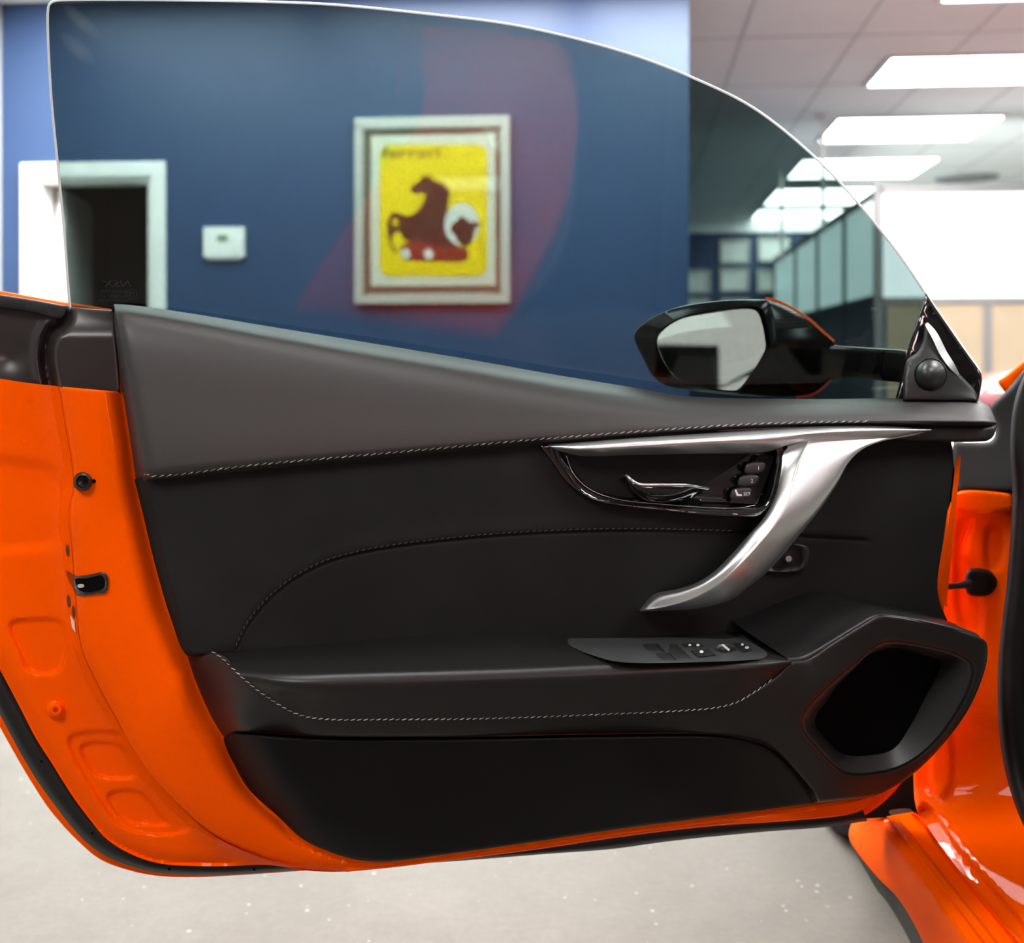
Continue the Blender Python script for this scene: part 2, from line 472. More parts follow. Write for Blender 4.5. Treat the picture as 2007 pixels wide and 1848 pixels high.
RAX = (RX, RY, np.array([0, 0, 1.0]))
def rbox(mb, a0, a1, b0, b1, z0, z1, mi=0):
    return box(mb, Rm((a0+a1)/2, (b0+b1)/2, (z0+z1)/2), (abs(a1-a0), abs(b1-b0), abs(z1-z0)), mi, RAX)
def stitches(line, Df, L=11, gap=4.5, wpx=2.0, off=0.0006, slant=0.12):
    P = curve(line, 2)[:, :2]; s = np.r_[0, np.cumsum(np.linalg.norm(np.diff(P, axis=0), axis=1))]
    mb = MB(); t = 0
    while t+L < s[-1]:
        a = np.array([np.interp(t, s, P[:, k]) for k in (0, 1)]); b = np.array([np.interp(t+L, s, P[:, k]) for k in (0, 1)])
        u = (b-a)/np.linalg.norm(b-a); nn = np.array([-u[1], u[0]])
        a = a+nn*L*slant*.5; b = b-nn*L*slant*.5
        Q = np.array([a-nn*wpx*.3, a+nn*wpx*.3, a*.7+b*.3+nn*wpx*.5, a*.3+b*.7+nn*wpx*.5, b+nn*wpx*.3, b-nn*wpx*.3, a*.3+b*.7-nn*wpx*.5, a*.7+b*.3-nn*wpx*.5])
        d = Df(Q); top = Dm(Q, d+off+0.0004); bot = Dm(Q, d-0.001)
        mb.add(np.r_[top, bot], [tuple(range(8))]+[((i+1) % 8, i, i+8, (i+1) % 8+8) for i in range(8)])
        t += L+gap
    return mb
def tube(pts3, r, n=12, mb=None, mi=0, caps=True):
    P = np.array(pts3, float); rr = np.ones(len(P))*r if np.isscalar(r) else np.array(r)
    T = np.gradient(P, axis=0); T /= np.linalg.norm(T, axis=1)[:, None]; V = []
    up = np.array([0.13, 0.31, 0.94])
    for p, t, q in zip(P, T, rr):
        a = np.cross(t, up); a /= np.linalg.norm(a); b = np.cross(t, a)
        V += [p+a*q*cos(2*pi*k/n)+b*q*sin(2*pi*k/n) for k in range(n)]
    F = gridfaces(n, len(P), closed_u=True)
    if caps: F += [tuple(range(n))[::-1], tuple((len(P)-1)*n+i for i in range(n))]
    mb = mb or MB(); mb.add(V, F, mi); return mb
def text_mesh(body, size, fn, mb=None, mi=0, mirror=False, shear=0.0, res=2):
    """letters as flat shapes; fn maps (x, y) in text units to a 3-D point"""
    cu = bpy.data.curves.new('t', 'FONT'); cu.body = body; cu.size = size; cu.resolution_u = res; cu.shear = shear; cu.fill_mode = 'BOTH'
    ob = bpy.data.objects.new('t', cu); COL.objects.link(ob)
    dg = bpy.context.evaluated_depsgraph_get(); me = bpy.data.meshes.new_from_object(ob.evaluated_get(dg))
    W_ = max([v.co.x for v in me.vertices] or [1])
    V = [fn((W_-v.co.x) if mirror else v.co.x, v.co.y) for v in me.vertices]; F = [tuple(p.vertices) for p in me.polygons]
    COL.objects.unlink(ob); bpy.data.objects.remove(ob); bpy.data.curves.remove(cu); bpy.data.meshes.remove(me)
    mb = mb or MB(); mb.add(V, F, mi); return mb, W_

# ================================================================== THE ROOM
CZ = 2.75; WB = 5.8; FB = 15.8
def struct(name, mb, m, smooth=0): return tag(mb.build(name, m, smooth=smooth), kind='structure')
struct('floor', rbox(MB(), -6, 10, -7.2, FB+.3, -0.1, 0), 'floor')
cb = rbox(MB(), -6, 10, -7.2, FB+.3, CZ, CZ+0.1)
for b_ in np.arange(-6.6, FB, 1.22): rbox(cb, -6, 10, b_-.008, b_+.008, CZ-.003, CZ, 1)
for a_ in np.arange(-5.6, 9.8, 0.62): rbox(cb, a_-.008, a_+.008, -7, FB, CZ-.003, CZ, 1)
struct('ceiling', cb, ['ceiling', mat('ceiling_grid', (0.60, 0.59, 0.57), 0.6)])
aL, _ = on_b(3, 500, WB); aR, _ = on_b(1350, 500, WB)
d0, zt = on_b(44, 321, WB); d1, _ = on_b(326, 321, WB)          # casing outer edges
o0, zo = on_b(72, 352, WB); o1, _ = on_b(298, 352, WB)           # door opening
mb = MB(); rbox(mb, aL-.4, o0, WB, WB+.14, 0, CZ); rbox(mb, o1, aR, WB, WB+.14, 0, CZ); rbox(mb, o0, o1, WB, WB+.14, zo, CZ)
rbox(mb, aR-.14, aR, WB+.14, FB, 0, CZ)
struct('wall_front', mb, 'blue')
# door casing and jamb lining
mb = MB(); rbox(mb, d0, o0, WB-.02, WB, 0, zt); rbox(mb, o1, d1, WB-.02, WB, 0, zt); rbox(mb, o0, o1, WB-.02, WB, zo, zt)
rbox(mb, o0, o0+.02, WB, WB+.14, 0, zo-.02); rbox(mb, o1-.02, o1, WB, WB+.14, 0, zo-.02); rbox(mb, o0, o1, WB, WB+.14, zo-.02, zo)
rbox(mb, d0+.012, o0-.012, WB-.026, WB-.02, 0, zt-.012); rbox(mb, o1+.012, d1-.012, WB-.026, WB-.02, 0, zt-.012); rbox(mb, o0-.012, o1+.012, WB-.026, WB-.02, zo+.012, zt-.012)
struct('trim_1', mb, 'white')
# open door leaf swung into the back room
leafd = empty('door_1', Rm(o0+.03, WB+.15, 0), None, None); leafd['kind'] = 'structure'
la = radians(13); LX = RX*cos(la)+RY*sin(la); LY = -RX*sin(la)+RY*cos(la); hp = np.array(Rm(o0+.03, WB+.15, 0))
mb = MB(); box(mb, hp+LX*.02+LY*.33+np.array([0, 0, zo/2-.01]), (.04, .66, zo-.04), 0, (LX, LY, np.array([0, 0, 1.0]))); mb.build('door_leaf', 'white', leafd, 0)
kb = disc_stack(0, 0, [(1, 0)], n=8); kp = hp+LY*.6+np.array([0, 0, .95]); kb = tube([kp+LX*.04, kp+LX*.09], [.012, .026]); kb.build('door_knob', 'chrome', leafd, 40)
# the unlit back room
BR = WB+1.9
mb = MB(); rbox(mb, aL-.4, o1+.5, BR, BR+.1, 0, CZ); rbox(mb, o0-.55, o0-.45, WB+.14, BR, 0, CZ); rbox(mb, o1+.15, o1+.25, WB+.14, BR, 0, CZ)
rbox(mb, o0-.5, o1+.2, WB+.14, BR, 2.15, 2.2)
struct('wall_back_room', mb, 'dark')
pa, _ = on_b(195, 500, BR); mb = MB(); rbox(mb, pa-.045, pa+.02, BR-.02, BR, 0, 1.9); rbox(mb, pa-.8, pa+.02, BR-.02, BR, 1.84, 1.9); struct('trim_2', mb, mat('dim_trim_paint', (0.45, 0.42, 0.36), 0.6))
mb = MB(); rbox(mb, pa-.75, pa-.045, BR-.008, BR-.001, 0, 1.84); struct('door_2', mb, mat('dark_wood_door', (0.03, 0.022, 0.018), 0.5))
# left wall, far wall, right wall, wall behind the camera with a dark doorway
mb = MB(); rbox(mb, aL-.1, aL, -7, WB, 0, CZ); struct('wall_left', mb, 'pale')
mb = MB(); rbox(mb, aR-.1, 10, FB, FB+.1, 0, CZ); struct('wall_far', mb, 'blue')
mb = MB(); rbox(mb, aR+.03, 3.2, FB-.06, FB, CZ-.18, CZ); 
struct('trim_3', mb, 'ceiling')
mb = MB(); rbox(mb, 9.9, 10, -7, FB, 0, CZ); struct('wall_right', mb, 'pale')
BW = -6.0
mb = MB(); rbox(mb, aL-.1, -2.2, BW-.1, BW, 0, CZ); rbox(mb, -1.0, 10, BW-.1, BW, 0, CZ); rbox(mb, -2.2, -1.0, BW-.1, BW, 2.1, CZ); struct('wall_back', mb, 'pale')
mb = MB(); rbox(mb, 1.9, 3.7, BW, BW+.02, 1.1, 2.45)  # unseen glowing panel added so the mirror glass comes out pale
struct('mirror_fill_panel', mb, mat('mirror_fill_glow', (.8, .85, .82), .5, emit=(1.0, .62, .62), es=15.0))
mb = MB(); rbox(mb, 1.75, 2.60, BW+.02, BW+.06, 0.02, 1.85); rbox(mb, 2.60, 2.68, BW+.02, BW+.08, 0, 1.91, 1); rbox(mb, 1.7, 2.60, BW+.02, BW+.08, 1.85, 1.91, 1)  # unseen dark board added to darken the mirror's lower left
tag(mb.build('mirror_dark_board', ['dark', 'pale'], smooth=0), kind='structure')
mb = MB(); rbox(mb, -2.3, -.9, BW-1.6, BW-1.5, 0, CZ); rbox(mb, -2.3, -2.2, BW-1.5, BW-.1, 0, CZ); rbox(mb, -1, -.9, BW-1.5, BW-.1, 0, CZ); struct('wall_hall', mb, 'dark')

# ceiling panels: the row seen at right recedes from above the camera; others, unseen, are added to light the bay
lamps = []
def ceiling_lamp(a0, a1, b0, b1, label):
    t = empty('ceiling_light', Rm((a0+a1)/2, (b0+b1)/2, CZ), label, 'ceiling light', 'ceiling light panels')
    mb = MB(); f = .03
    for (x0, x1, y0, y1) in ((a0-f, a0, b0-f, b1+f), (a1, a1+f, b0-f, b1+f), (a0, a1, b0-f, b0), (a0, a1, b1, b1+f)): rbox(mb, x0, x1, y0, y1, CZ-.016, CZ)
    mb.build('frame', 'white', t, 0)
    mb = MB(); rbox(mb, a0, a1, b0, b1, CZ-.012, CZ-.004); mb.build('diffuser', 'lamp', t, 0)
    return t
a0, b0 = on_ceil(1608, 273, CZ); a1, b1 = on_ceil(1895, 272, CZ); _, bn = on_ceil(1632, 230, CZ)
LD = b0-bn
rows = []
for (yn, yf) in ((-140, 2), (112, 165), (230, 274), (310, 345), (367, 398), (408, 433)):
    _, n_ = on_ceil(1700, yn, CZ); _, f_ = on_ceil(1700, yf, CZ); rows.append((n_, f_))
LBL = ['ceiling panel only just seen at the top right edge of the photo', 'largest full ceiling panel, cut off by the right edge', 'second largest ceiling panel, whole outline clear of the car window', 'middle ceiling panel half covered by the window edge', 'ceiling panel fourth in the receding row above the partition', 'farthest ceiling panel, seen through the window above the blue far wall']
for (n_, f_), l in zip(rows, LBL): ceiling_lamp(a0, a1, n_, f_, l)
for (ax_, bs) in ((-2.3, (5.05, 4.2)), (-.95, (5.05, 4.2)), (.4, (5.05, 4.2)), (-.55, (1.75,)), (-1.3, (-.7,)), (2.1, (2.6, .4)), (5.2, (13.6, 10.6, 7.0, 3.0))):
    for b_ in bs: ceiling_lamp(ax_-.6, ax_+.6, b_-.5, b_+.5, 'unseen ceiling panel added to light the car bay')
# round vent near the right edge
va, vb = on_ceil(1893, 347, CZ); V0 = Rm(va, vb, CZ)
mb = MB(); prof = [(.30, 0), (.29, -.02), (.22, -.035), (.20, -.015), (.14, -.03), (.12, -.012), (.05, -.03), (0.001, -.03)]
V = [(V0[0]+r*cos(2*pi*k/32), V0[1]+r*sin(2*pi*k/32), CZ+z) for r, z in prof for k in range(32)]
mb.add(V, gridfaces(32, len(prof), True)); tag(mb.build('ceiling_vent', 'alu', None, 30), 'round ceiling air vent above the white partition panel', 'vent')
# hanging power poles
for (px, yt, yb, l) in ((1613, 226, 448, 'white pole hanging from the ceiling, nearer of two'), (1532, 330, 512, 'white pole hanging from the ceiling, farther of two')):
    t = (CZ-H)*FPX/(HY-yt); X = (px-CX)/FPX*t; zb = H+(HY-yb)*t/FPX
    mb = MB(); box(mb, (X, t, (CZ+zb)/2), (.03, .03, CZ-zb), 0, RAX); box(mb, (X, t, CZ-.01), (.09, .09, .02), 0, RAX)
    tag(mb.build('hanging_pole', 'white', smooth=0), l, 'pole', 'hanging poles')

# thermostat
def wallbox(mb, px0, py0, px1, py1, B, out, mi=0, deep=0.0):
    a0_, z1_ = on_b(px0, py0, B); a1_, z0_ = on_b(px1, py1, B)
    return rbox(mb, a0_, a1_, B-out, B-deep, z0_, z1_, mi)
a_, z_ = on_b(442, 508, WB)
th = empty('thermostat', Rm(a_, WB, z_), 'white rectangular thermostat on the blue wall beside the doorway', 'thermostat')
wallbox(MB(), 403, 446, 481, 504, WB, .03).build('housing', 'white', th, 0)
wallbox(MB(), 409, 500, 474, 509, WB, .022).build('base', 'white', th, 0)
wallbox(MB(), 430, 461, 450, 474, WB, .033, deep=.029).build('display', 'lcd', th, 0)
wallbox(MB(), 461, 458, 475, 496, WB, .034, deep=.029).build('cover_flap', 'white', th, 0)

# framed poster
a_, z_ = on_b(849, 594, WB)
pf = empty('framed_poster', Rm(a_, WB, z_), 'silver framed yellow poster of a dark rearing horse on the blue wall', 'picture')
mb = MB(); X0, Y0_, X1, Y1 = 698, 234, 1000, 594; fw = 15
for q in ((X0, Y0_, X1, Y0_+fw), (X0, Y1-fw, X1, Y1), (X0, Y0_+fw, X0+fw, Y1-fw), (X1-fw, Y0_+fw, X1, Y1-fw)): wallbox(mb, *q, WB, .038)
for q in ((X0+fw, Y0_+fw, X1-fw, Y0_+fw+4), (X0+fw, Y1-fw-4, X1-fw, Y1-fw), (X0+fw, Y0_+fw, X0+fw+4, Y1-fw), (X1-fw-4, Y0_+fw, X1-fw, Y1-fw)): wallbox(mb, *q, WB, .026, 0)
mb.build('frame', 'frame', pf, 0)
mb = MB(); wallbox(mb, X0+fw, Y0_+fw, X1-fw, Y1-fw, WB, .024); mb.build('outer_mat', 'brown', pf, 0)
mb = MB(); wallbox(mb, 729, 268, 972, 560, WB, .027, deep=.020); mb.build('inner_mat', 'cream', pf, 0)
def wpt(B, out):
    def fn(pts): return np.array([Rm(on_b(x, y, B-out)[0], B-out, on_b(x, y, B-out)[1]) for x, y in np.asarray(pts)[:, :2]])
    return fn
def flat(outl, out, name, m, parent, step=3):
    O = curve(outl, step, True)[:, :2]
    f1 = wpt(WB, out); 
    def mp(xy, d): return f1(xy)
    b = patch(O, lambda Q: np.zeros(len(Q)), raw=True, g=40, mapf=mp, back=False); return b.build(name, m, parent, 0)
k2 = lambda x, y: (650+x/2.843, y/2.843)
r_ = 22
rr = []
for (cx_, cy_, s) in ((955-r_, 283+r_, -90), (955-r_, 541-r_, 0), (744+r_, 541-r_, 90), (744+r_, 283+r_, 180)):
    rr += [(cx_+r_*cos(radians(s+k*15)), cy_+r_*sin(radians(s+k*15))) for k in range(7)]
flat([(*p, 'c') for p in rr], .030, 'print', 'yellow', pf)
horse = [k2(*p) for p in ((440,1050),(455,1030),(490,1010),(510,975),(530,990),(545,965),(560,1000),(600,1015),(640,1040),(655,1070),(650,1120),(645,1160),(660,1200),(640,1260),(660,1330),(700,1370),(640,1400),(600,1380),(560,1430),(420,1430),(415,1400),(440,1350),(400,1330),(380,1290),(360,1290),(340,1310),(335,1350),(350,1385),(365,1395),(355,1410),(330,1370),(315,1310),(310,1250),(325,1200),(350,1185),(385,1195),(420,1205),(460,1190),(490,1160),(520,1110),(518,1080),(490,1075),(460,1078))]
flat(horse, .031, 'horse_silhouette', 'inkbrown', pf)
flat(circ(*k2(355, 1240), 6.2, 10, 8), .0318, 'tail_gap', 'yellow', pf)
flat(circ(*k2(725, 1250), 34, 14, 42), .0314, 'white_circle', 'paper', pf)
flat([k2(*p) for p in ((670,1250),(700,1230),(720,1205),(745,1215),(770,1240),(800,1235),(825,1250),(800,1275),(790,1310),(770,1360),(735,1370),(700,1340),(690,1310),(665,1290))], .0322, 'dark_figure', 'inkbrown', pf)
flat([k2(*p) for p in ((385,1390),(410,1355),(460,1340),(520,1350),(560,1365),(650,1370),(720,1375),(755,1390),(760,1430),(740,1452),(650,1455),(560,1452),(420,1448),(395,1430))], .0326, 'red_car_print', 'inkred', pf)
for c in ((540, 1415), (412, 1415)): flat(circ(*k2(*c), 9, 10, 10.5), .0333, 'white_wheel', 'paper', pf)
def tx(x, y):
    a, z = on_b(748, 310, WB-.0318); return Rm(a+x, WB-.0318, z+y)
b, W_ = text_mesh('ferrari', .075, lambda x, y: (0, 0, 0)); aw = on_b(861, 310, WB)[0]-on_b(748, 310, WB)[0]
b, _ = text_mesh('ferrari', .075, lambda x, y: tx(x*aw/W_, y)); b.build('lettering', 'inkbrown', pf, 0)
mb = MB(); wallbox(mb, X0+fw, Y0_+fw, X1-fw, Y1-fw, WB, .0355, deep=.0345); mb.build('glazing', 'pane', pf, 0)

# certificates on the far wall
k3 = lambda x, y: (1300+x/2.839, y/2.839)
CL = ['white framed certificate, upper left of the group on the far blue wall', 'white framed certificate at the upper right beside the partition', 'white framed certificate at the left end of the middle row', 'white framed certificate in the centre of the middle row', 'narrow-looking framed certificate at the right end of the middle row', 'low framed certificate just above the left side of the door mirror', 'low framed certificate above the middle of the door mirror']
for (x0, y0, x1, y1), l in zip(((315,1335,480,1465),(528,1325,700,1455),(105,1505,262,1630),(315,1495,475,1622),(522,1500,700,1625),(95,1660,255,1790),(320,1660,480,1790)), CL):
    p0, p1 = k3(x0, y0), k3(x1, y1); a_, z_ = on_b((p0[0]+p1[0])/2, p1[1], FB)
    c = empty('certificate', Rm(a_, FB, z_), l, 'certificate', 'framed certificates on the far wall')
    mb = MB(); q = 5
    for r in ((p0[0], p0[1], p1[0], p0[1]+q), (p0[0], p1[1]-q, p1[0], p1[1]), (p0[0], p0[1]+q, p0[0]+q, p1[1]-q), (p1[0]-q, p0[1]+q, p1[0], p1[1]-q)): wallbox(mb, *r, FB, .03)
    mb.build('frame', 'frame', c, 0)
    mb = MB(); wallbox(mb, p0[0]+q, p0[1]+q, p1[0]-q, p1[1]-q, FB, .012); mb.build('sheet', 'paper', c, 0)

# office partition: front run with a white panel over beige boards, side run of green glass
tc_ = 8.95; r = dirs([(1721, 373)])[0]*tc_; PA, PB = r@RX, r@RY; PT = H+(HY-373)*tc_/FPX; PM = H+(HY-583)*tc_/FPX
op = empty('office_partition', Rm(PA, PB, 0), 'office partition with white upper panel, beige boards and green glazed side run', 'partition')
mb = MB(); rbox(mb, PA-.03, PA+.03, PB-.03, PB+.03, 0, PT+.05); mb.build('corner_post', 'alu', op, 0)
mb = MB(); rbox(mb, PA, 9.9, PB-.03, PB+.03, PT-.03, PT+.03); rbox(mb, PA, 9.9, PB-.03, PB+.03, PM-.05, PM); mb.build('rail', 'alu', op, 0)
mb = MB(); rbox(mb, PA+.03, 9.9, PB-.01, PB+.01, PM, PT-.03); mb.build('white_panel', 'panel_glow', op, 0)
xa = PA+.03; k = 0
while xa < 8:
    xb = xa+.74; mb = MB(); rbox(mb, xa+.03, xb-.03, PB-.015, PB+.015, 0.05, PM-.05); mb.build('beige_board', 'beige', op, 0)
    mb = MB(); rbox(mb, xb-.03, xb+.03, PB-.03, PB+.03, 0, PM-.05); mb.build('post', 'alu', op, 0); xa = xb
mb = MB(); rbox(mb, PA-.03, PA+.03, PB, FB-.1, PT-.05, PT+.01); rbox(mb, PA-.03, PA+.03, PB, FB-.1, PM-.05, PM+.02); mb.build('side_rail', mat('dark_mullion', (0.10, 0.12, 0.12), 0.5), op, 0)
bb = PB+.03; nb = 0
for (bx) in (10.5, 12.0, 13.6, 15.6):
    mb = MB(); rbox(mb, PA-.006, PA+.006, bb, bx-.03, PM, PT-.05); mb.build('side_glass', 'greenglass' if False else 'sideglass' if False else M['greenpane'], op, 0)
    mb = MB(); rbox(mb, PA-.03, PA+.03, bx-.03, bx+.03, 0, PT-.05); mb.build('mullion', bpy.data.materials['dark_mullion'], op, 0)
    mb = MB(); rbox(mb, PA-.015, PA+.015, bb, bx-.03, 0.05, PM-.05); mb.build('side_board', mat('grey_board', (0.25, 0.26, 0.24), 0.6) if nb == 0 else bpy.data.materials['grey_board'], op, 0)
    bb = bx+.03; nb += 1

# red car parked beyond, front end towards the orange car
def car_loft(sections, m, name, parent):
    mb = MB(); n = len(sections[0][1]); V = []
    for y, ring_ in sections: V += [Rm(RC[0]+y, RC[1]+x, z) for x, z in ring_]
    F = gridfaces(n, len(sections), True); F += [tuple(range(n))[::-1], tuple((len(sections)-1)*n+i for i in range(n))]
    mb.add(V, F); return mb.build(name, m, parent, 40)
rc = dirs([(1893, 745)])[0]*6.2; RC = (rc@RX, rc@RY)
rcar = empty('red_car', Rm(RC[0]+2.1, RC[1], 0), 'red car parked beyond, its bonnet showing behind the orange car', 'car')
def sec(w_, zb, zs, zt):
    return [(-w_*.96, zb), (-w_, (zb+zs)/2), (-w_*.97, zs), (-w_*.75, zt-.02), (-w_*.4, zt), (0, zt+.01), (w_*.4, zt), (w_*.75, zt-.02), (w_*.97, zs), (w_, (zb+zs)/2), (w_*.96, zb)]
car_loft([(0, sec(.62, .32, .62, .72)), (.06, sec(.74, .25, .72, .82)), (.25, sec(.84, .2, .84, .92)), (.7, sec(.9, .2, .90, .985)), (1.3, sec(.92, .2, .93, 1.0)), (2.4, sec(.92, .2, .95, 1.02)), (3.8, sec(.9, .22, .93, 1.0)), (4.4, sec(.8, .3, .85, .92))], 'redpaint', 'body', rcar)
def sec2(w_, z0, z1): return [(-w_, z0), (-w_*.9, (z0+z1)/2), (-w_*.75, z1-.03), (0, z1), (w_*.75, z1-.03), (w_*.9, (z0+z1)/2), (w_, z0), (0, z0)]
car_loft([(1.35, sec2(.78, .96, .99)), (1.9, sec2(.8, .97, 1.3)), (2.9, sec2(.8, .97, 1.34)), (3.7, sec2(.76, .96, 1.02))], 'gloss', 'cabin_glass', rcar)
for (x, y) in ((.8, -.86), (.8, .86), (3.5, -.86), (3.5, .86)):
    c = np.array(Rm(RC[0]+x, RC[1]+y, .33)); mb = MB(); V = []
    for rr_, w_ in ((.2, -.11), (.31, -.11), (.33, -.08), (.33, .08), (.31, .11), (.2, .11)):
        V += [c+RX*rr_*cos(2*pi*k/32)+np.array([0, 0, 1])*rr_*sin(2*pi*k/32)+RY*w_ for k in range(32)]
    mb.add(V, gridfaces(32, 6, True, True)+[tuple(range(32)), tuple(5*32+i for i in range(32))[::-1]]); mb.build('wheel', 'tire', rcar, 40)
for s in (-1, 1):
    c = np.array(Rm(RC[0]+.16, RC[1]+s*.66, .80)); mb = MB(); V = []
    for q, h in ((.001, .055), (.06, .045), (.10, .02), (.11, -.03)):
        V += [c+RX*(-h+.02)+RY*q*1.3*cos(2*pi*k/20)+np.array([.0, 0, q*.7*sin(2*pi*k/20)])+RX*q*.7*sin(2*pi*k/20)*.8 for k in range(20)]
    mb.add(V, gridfaces(20, 4, True)); mb.build('headlight', mat('headlight_lens', (.8, .85, .88), .1, coat=1) if s < 0 else bpy.data.materials['headlight_lens'], rcar, 60)

# ================================================================== THE ORANGE CAR
car = empty('sports_car', (0.95, 1.7, 0), 'orange sports car with its door swung open, black leather and suede lining', 'car')

# ---- door shell (painted)
TRIM_L = [(232, 700), (238, 766), (254, 875), (262, 940), (276, 1000), (298, 1092), (325, 1189), (362, 1273), (387, 1348), (406, 1390), (436, 1442), (460, 1500), (488, 1547), (544, 1599), (593, 1644), (645, 1669), (700, 1685), (761, 1687)]
TRIM_B = [(869, 1674), (1018, 1653), (1198, 1626), (1377, 1602), (1557, 1578), (1718, 1557)]
CREASE = [(114, 757), (117, 770), (130, 848), (141, 912), (143, 956), (135, 1000), (141, 1081), (147, 1162), (154, 1243), (162, 1279), (176, 1311), (203, 1365), (230, 1414), (257, 1465), (296, 1522), (349, 1578), (418, 1637), (488, 1672), (558, 1697), (600, 1706)]
SH_B = [(678, 1708), (779, 1698), (857, 1688), (959, 1676), (1078, 1660), (1198, 1642), (1377, 1620), (1557, 1607), (1664, 1595), (1694, 1584), (1718, 1560)]
SEAL_I = [(-60, 1190), (0, 1306), (17, 1340), (35, 1371), (70, 1439), (105, 1494), (140, 1550), (174, 1596), (209, 1637), (262, 1669), (314, 1686), (384, 1691), (453, 1690), (523, 1688), (600, 1688), (857, 1676), (1078, 1652), (1198, 1636), (1377, 1614), (1557, 1600), (1690, 1584)]
SEAL_O = [(-60, 1290), (0, 1401), (35, 1467), (70, 1526), (105, 1575), (140, 1620), (174, 1655), (209, 1679), (262, 1700), (314, 1711), (384, 1715), (453, 1714), (523, 1710), (600, 1704), (857, 1690), (1078, 1673), (1198, 1664), (1317, 1648), (1497, 1630), (1616, 1621), (1700, 1609)]
flangeD = [(*p, -.002) for p in CREASE[1::2]]+[(x+.5*(x2-x), y+.5*(y2-y), .010) for (x, y), (x2, y2) in (((116, 765), (232, 760)), ((143, 956), (262, 940)), ((147, 1162), (310, 1140)), ((176, 1311), (375, 1310)), ((257, 1465), (436, 1442)), ((349, 1578), (488, 1547)), ((488, 1672), (593, 1644)))]
flangeD += [(x-30, y, .012) for x, y in TRIM_L[1:14:2]]+[(x-2, y, -.008) for x, y in TRIM_L[1:16:2]]+[(x+30, y-10, -.012) for x, y in TRIM_L[1:16:3]]+[(700, 1700, -.004), (1000, 1665, -.006), (1400, 1610, -.006), (1700, 1575, -.006)]
outline = [(*CREASE[0], 'c')]+CREASE[1:-1]+[(*CREASE[-1],)]+SH_B[:1]+[(779, 1698, 'c'), (779, 1640, 'c'), (680, 1630), (600, 1580), (530, 1500), (470, 1400), (420, 1290), (350, 1100), (320, 940), (290, 800), (285, 772, 'c')]
CRL = curve(CREASE[:-1]+SH_B, 5)[:, :2]; TRL = curve(TRIM_L+TRIM_B, 5)[:, :2]; SIL = curve(SEAL_I[:13], 6)[:, :2]
TRP = np.r_[TRL, [[1800, 600], [232, 600]]]
def flange(Q):
    a = seg_dist(Q, CRL, False); b = seg_dist(Q, TRL, False)*np.where(inside(Q, TRP), -1, 1)
    u = a/(a+np.abs(b)+1e-6); u = np.where(b < 0, 1+np.minimum(-b/60, 1), u)
    return np.interp(u, [0, .04, .10, .3, .55, .74, .84, .92, .97, 1.0, 2], [-.012, -.006, -.001, .006, .010, .011, .006, -.003, -.010, -.014, -.026])-.016*np.clip((Q[:, 0]-360)/200, 0, 1)
flangeD = flange
door_mb = patch(outline, flangeD, th=.0015, g=7, rnd=5, rd=.003, grooves=[])
fD = door_mb.depth
STB = SH_B[:]; STT = [(678, 1684), (779, 1685)]+TRIM_B
loft([[(x, y-22, -.040) for x, y in STT], [(x, y-6, -.032) for x, y in STT], [(x, y+2, -.020) for x, y in STT], [(x, y+7, -.012) for x, y in STT[:-1]]+[(1718, 1558, -.012)], [(x, y-4, -.010) for x, y in STB[:-1]]+[(1718, 1559, -.012)], [(x, y-.5, -.012) for x, y in STB], [(x, y+1, -.022) for x, y in STB]], 160, 3, .0015, mb=door_mb)
# end face of the door: runs back from the crease towards the outer skin
endD = [(*p, -.004) for p in CREASE[::2]]+[(x-14, y, -.022) for x, y in CREASE[1:12:2]]
endD += [(0, 760, -.075), (0, 1000, -.075), (0, 1200, -.080), (-80, 800, -.10), (-80, 1150, -.10), (60, 800, -.048), (60, 1000, -.050), (60, 1200, -.055), (40, 1330, -.07), (110, 1400, -.052), (160, 1500, -.052), (220, 1590, -.055), (320, 1660, -.060), (420, 1680, -.058), (520, 1690, -.05),
         (100, 1480, -.075), (180, 1600, -.080), (262, 1668, -.080), (384, 1690, -.080)]
def plateau(poly, h, wd=5):
    P_ = curve(poly, 4, True)[:, :2]
    def f(Q):
        e = seg_dist(Q, P_); s = np.where(inside(Q, P_), e, -e); return h*np.clip(s/wd*.5+.5, 0, 1)**2*(3-2*np.clip(s/wd*.5+.5, 0, 1))
    return f
def endface(Q):
    a = seg_dist(Q, CRL, False); b = seg_dist(Q, SIL, False)
    return -.012-.032*(1-np.exp(-a/16))-.00012*np.clip(a, 0, 250)-.010*np.clip(1-b/26, 0, 1)**2
endD = endface
PL = [plateau([(20, 1222), (60, 1214), (122, 1222), (124, 1300), (112, 1316), (56, 1314), (40, 1280)], -.007),
      plateau([(135, 1450), (150, 1438), (250, 1442), (280, 1480), (330, 1560), (372, 1622), (340, 1634), (245, 1622), (190, 1560)], -.006),
      plateau([(160, 1462), (235, 1462), (262, 1500), (262, 1522), (186, 1516)], -.006),
      plateau([(212, 1558), (272, 1552), (318, 1602), (330, 1614), (246, 1608)], -.006),
      plateau([(-80, 905), (40, 905), (110, 925), (118, 1060), (40, 1075), (-80, 1070)], -.006, 14)]
def endX(Q):
    return sum(p(Q) for p in PL)
eo = [(-90, 728, 'c'), (0, 742), (60, 751)]+[(*CREASE[0], 'c')]+CREASE[1:-1]+[(*CREASE[-1], 'c'), (523, 1695), (453, 1697), (384, 1697), (314, 1692), (262, 1676), (209, 1644), (174, 1603), (140, 1557), (105, 1501), (70, 1446), (35, 1378), (0, 1312), (-90, 1140, 'c')]
patch(eo, endD, th=.0015, g=5, step=6, extra=endX, mb=door_mb)
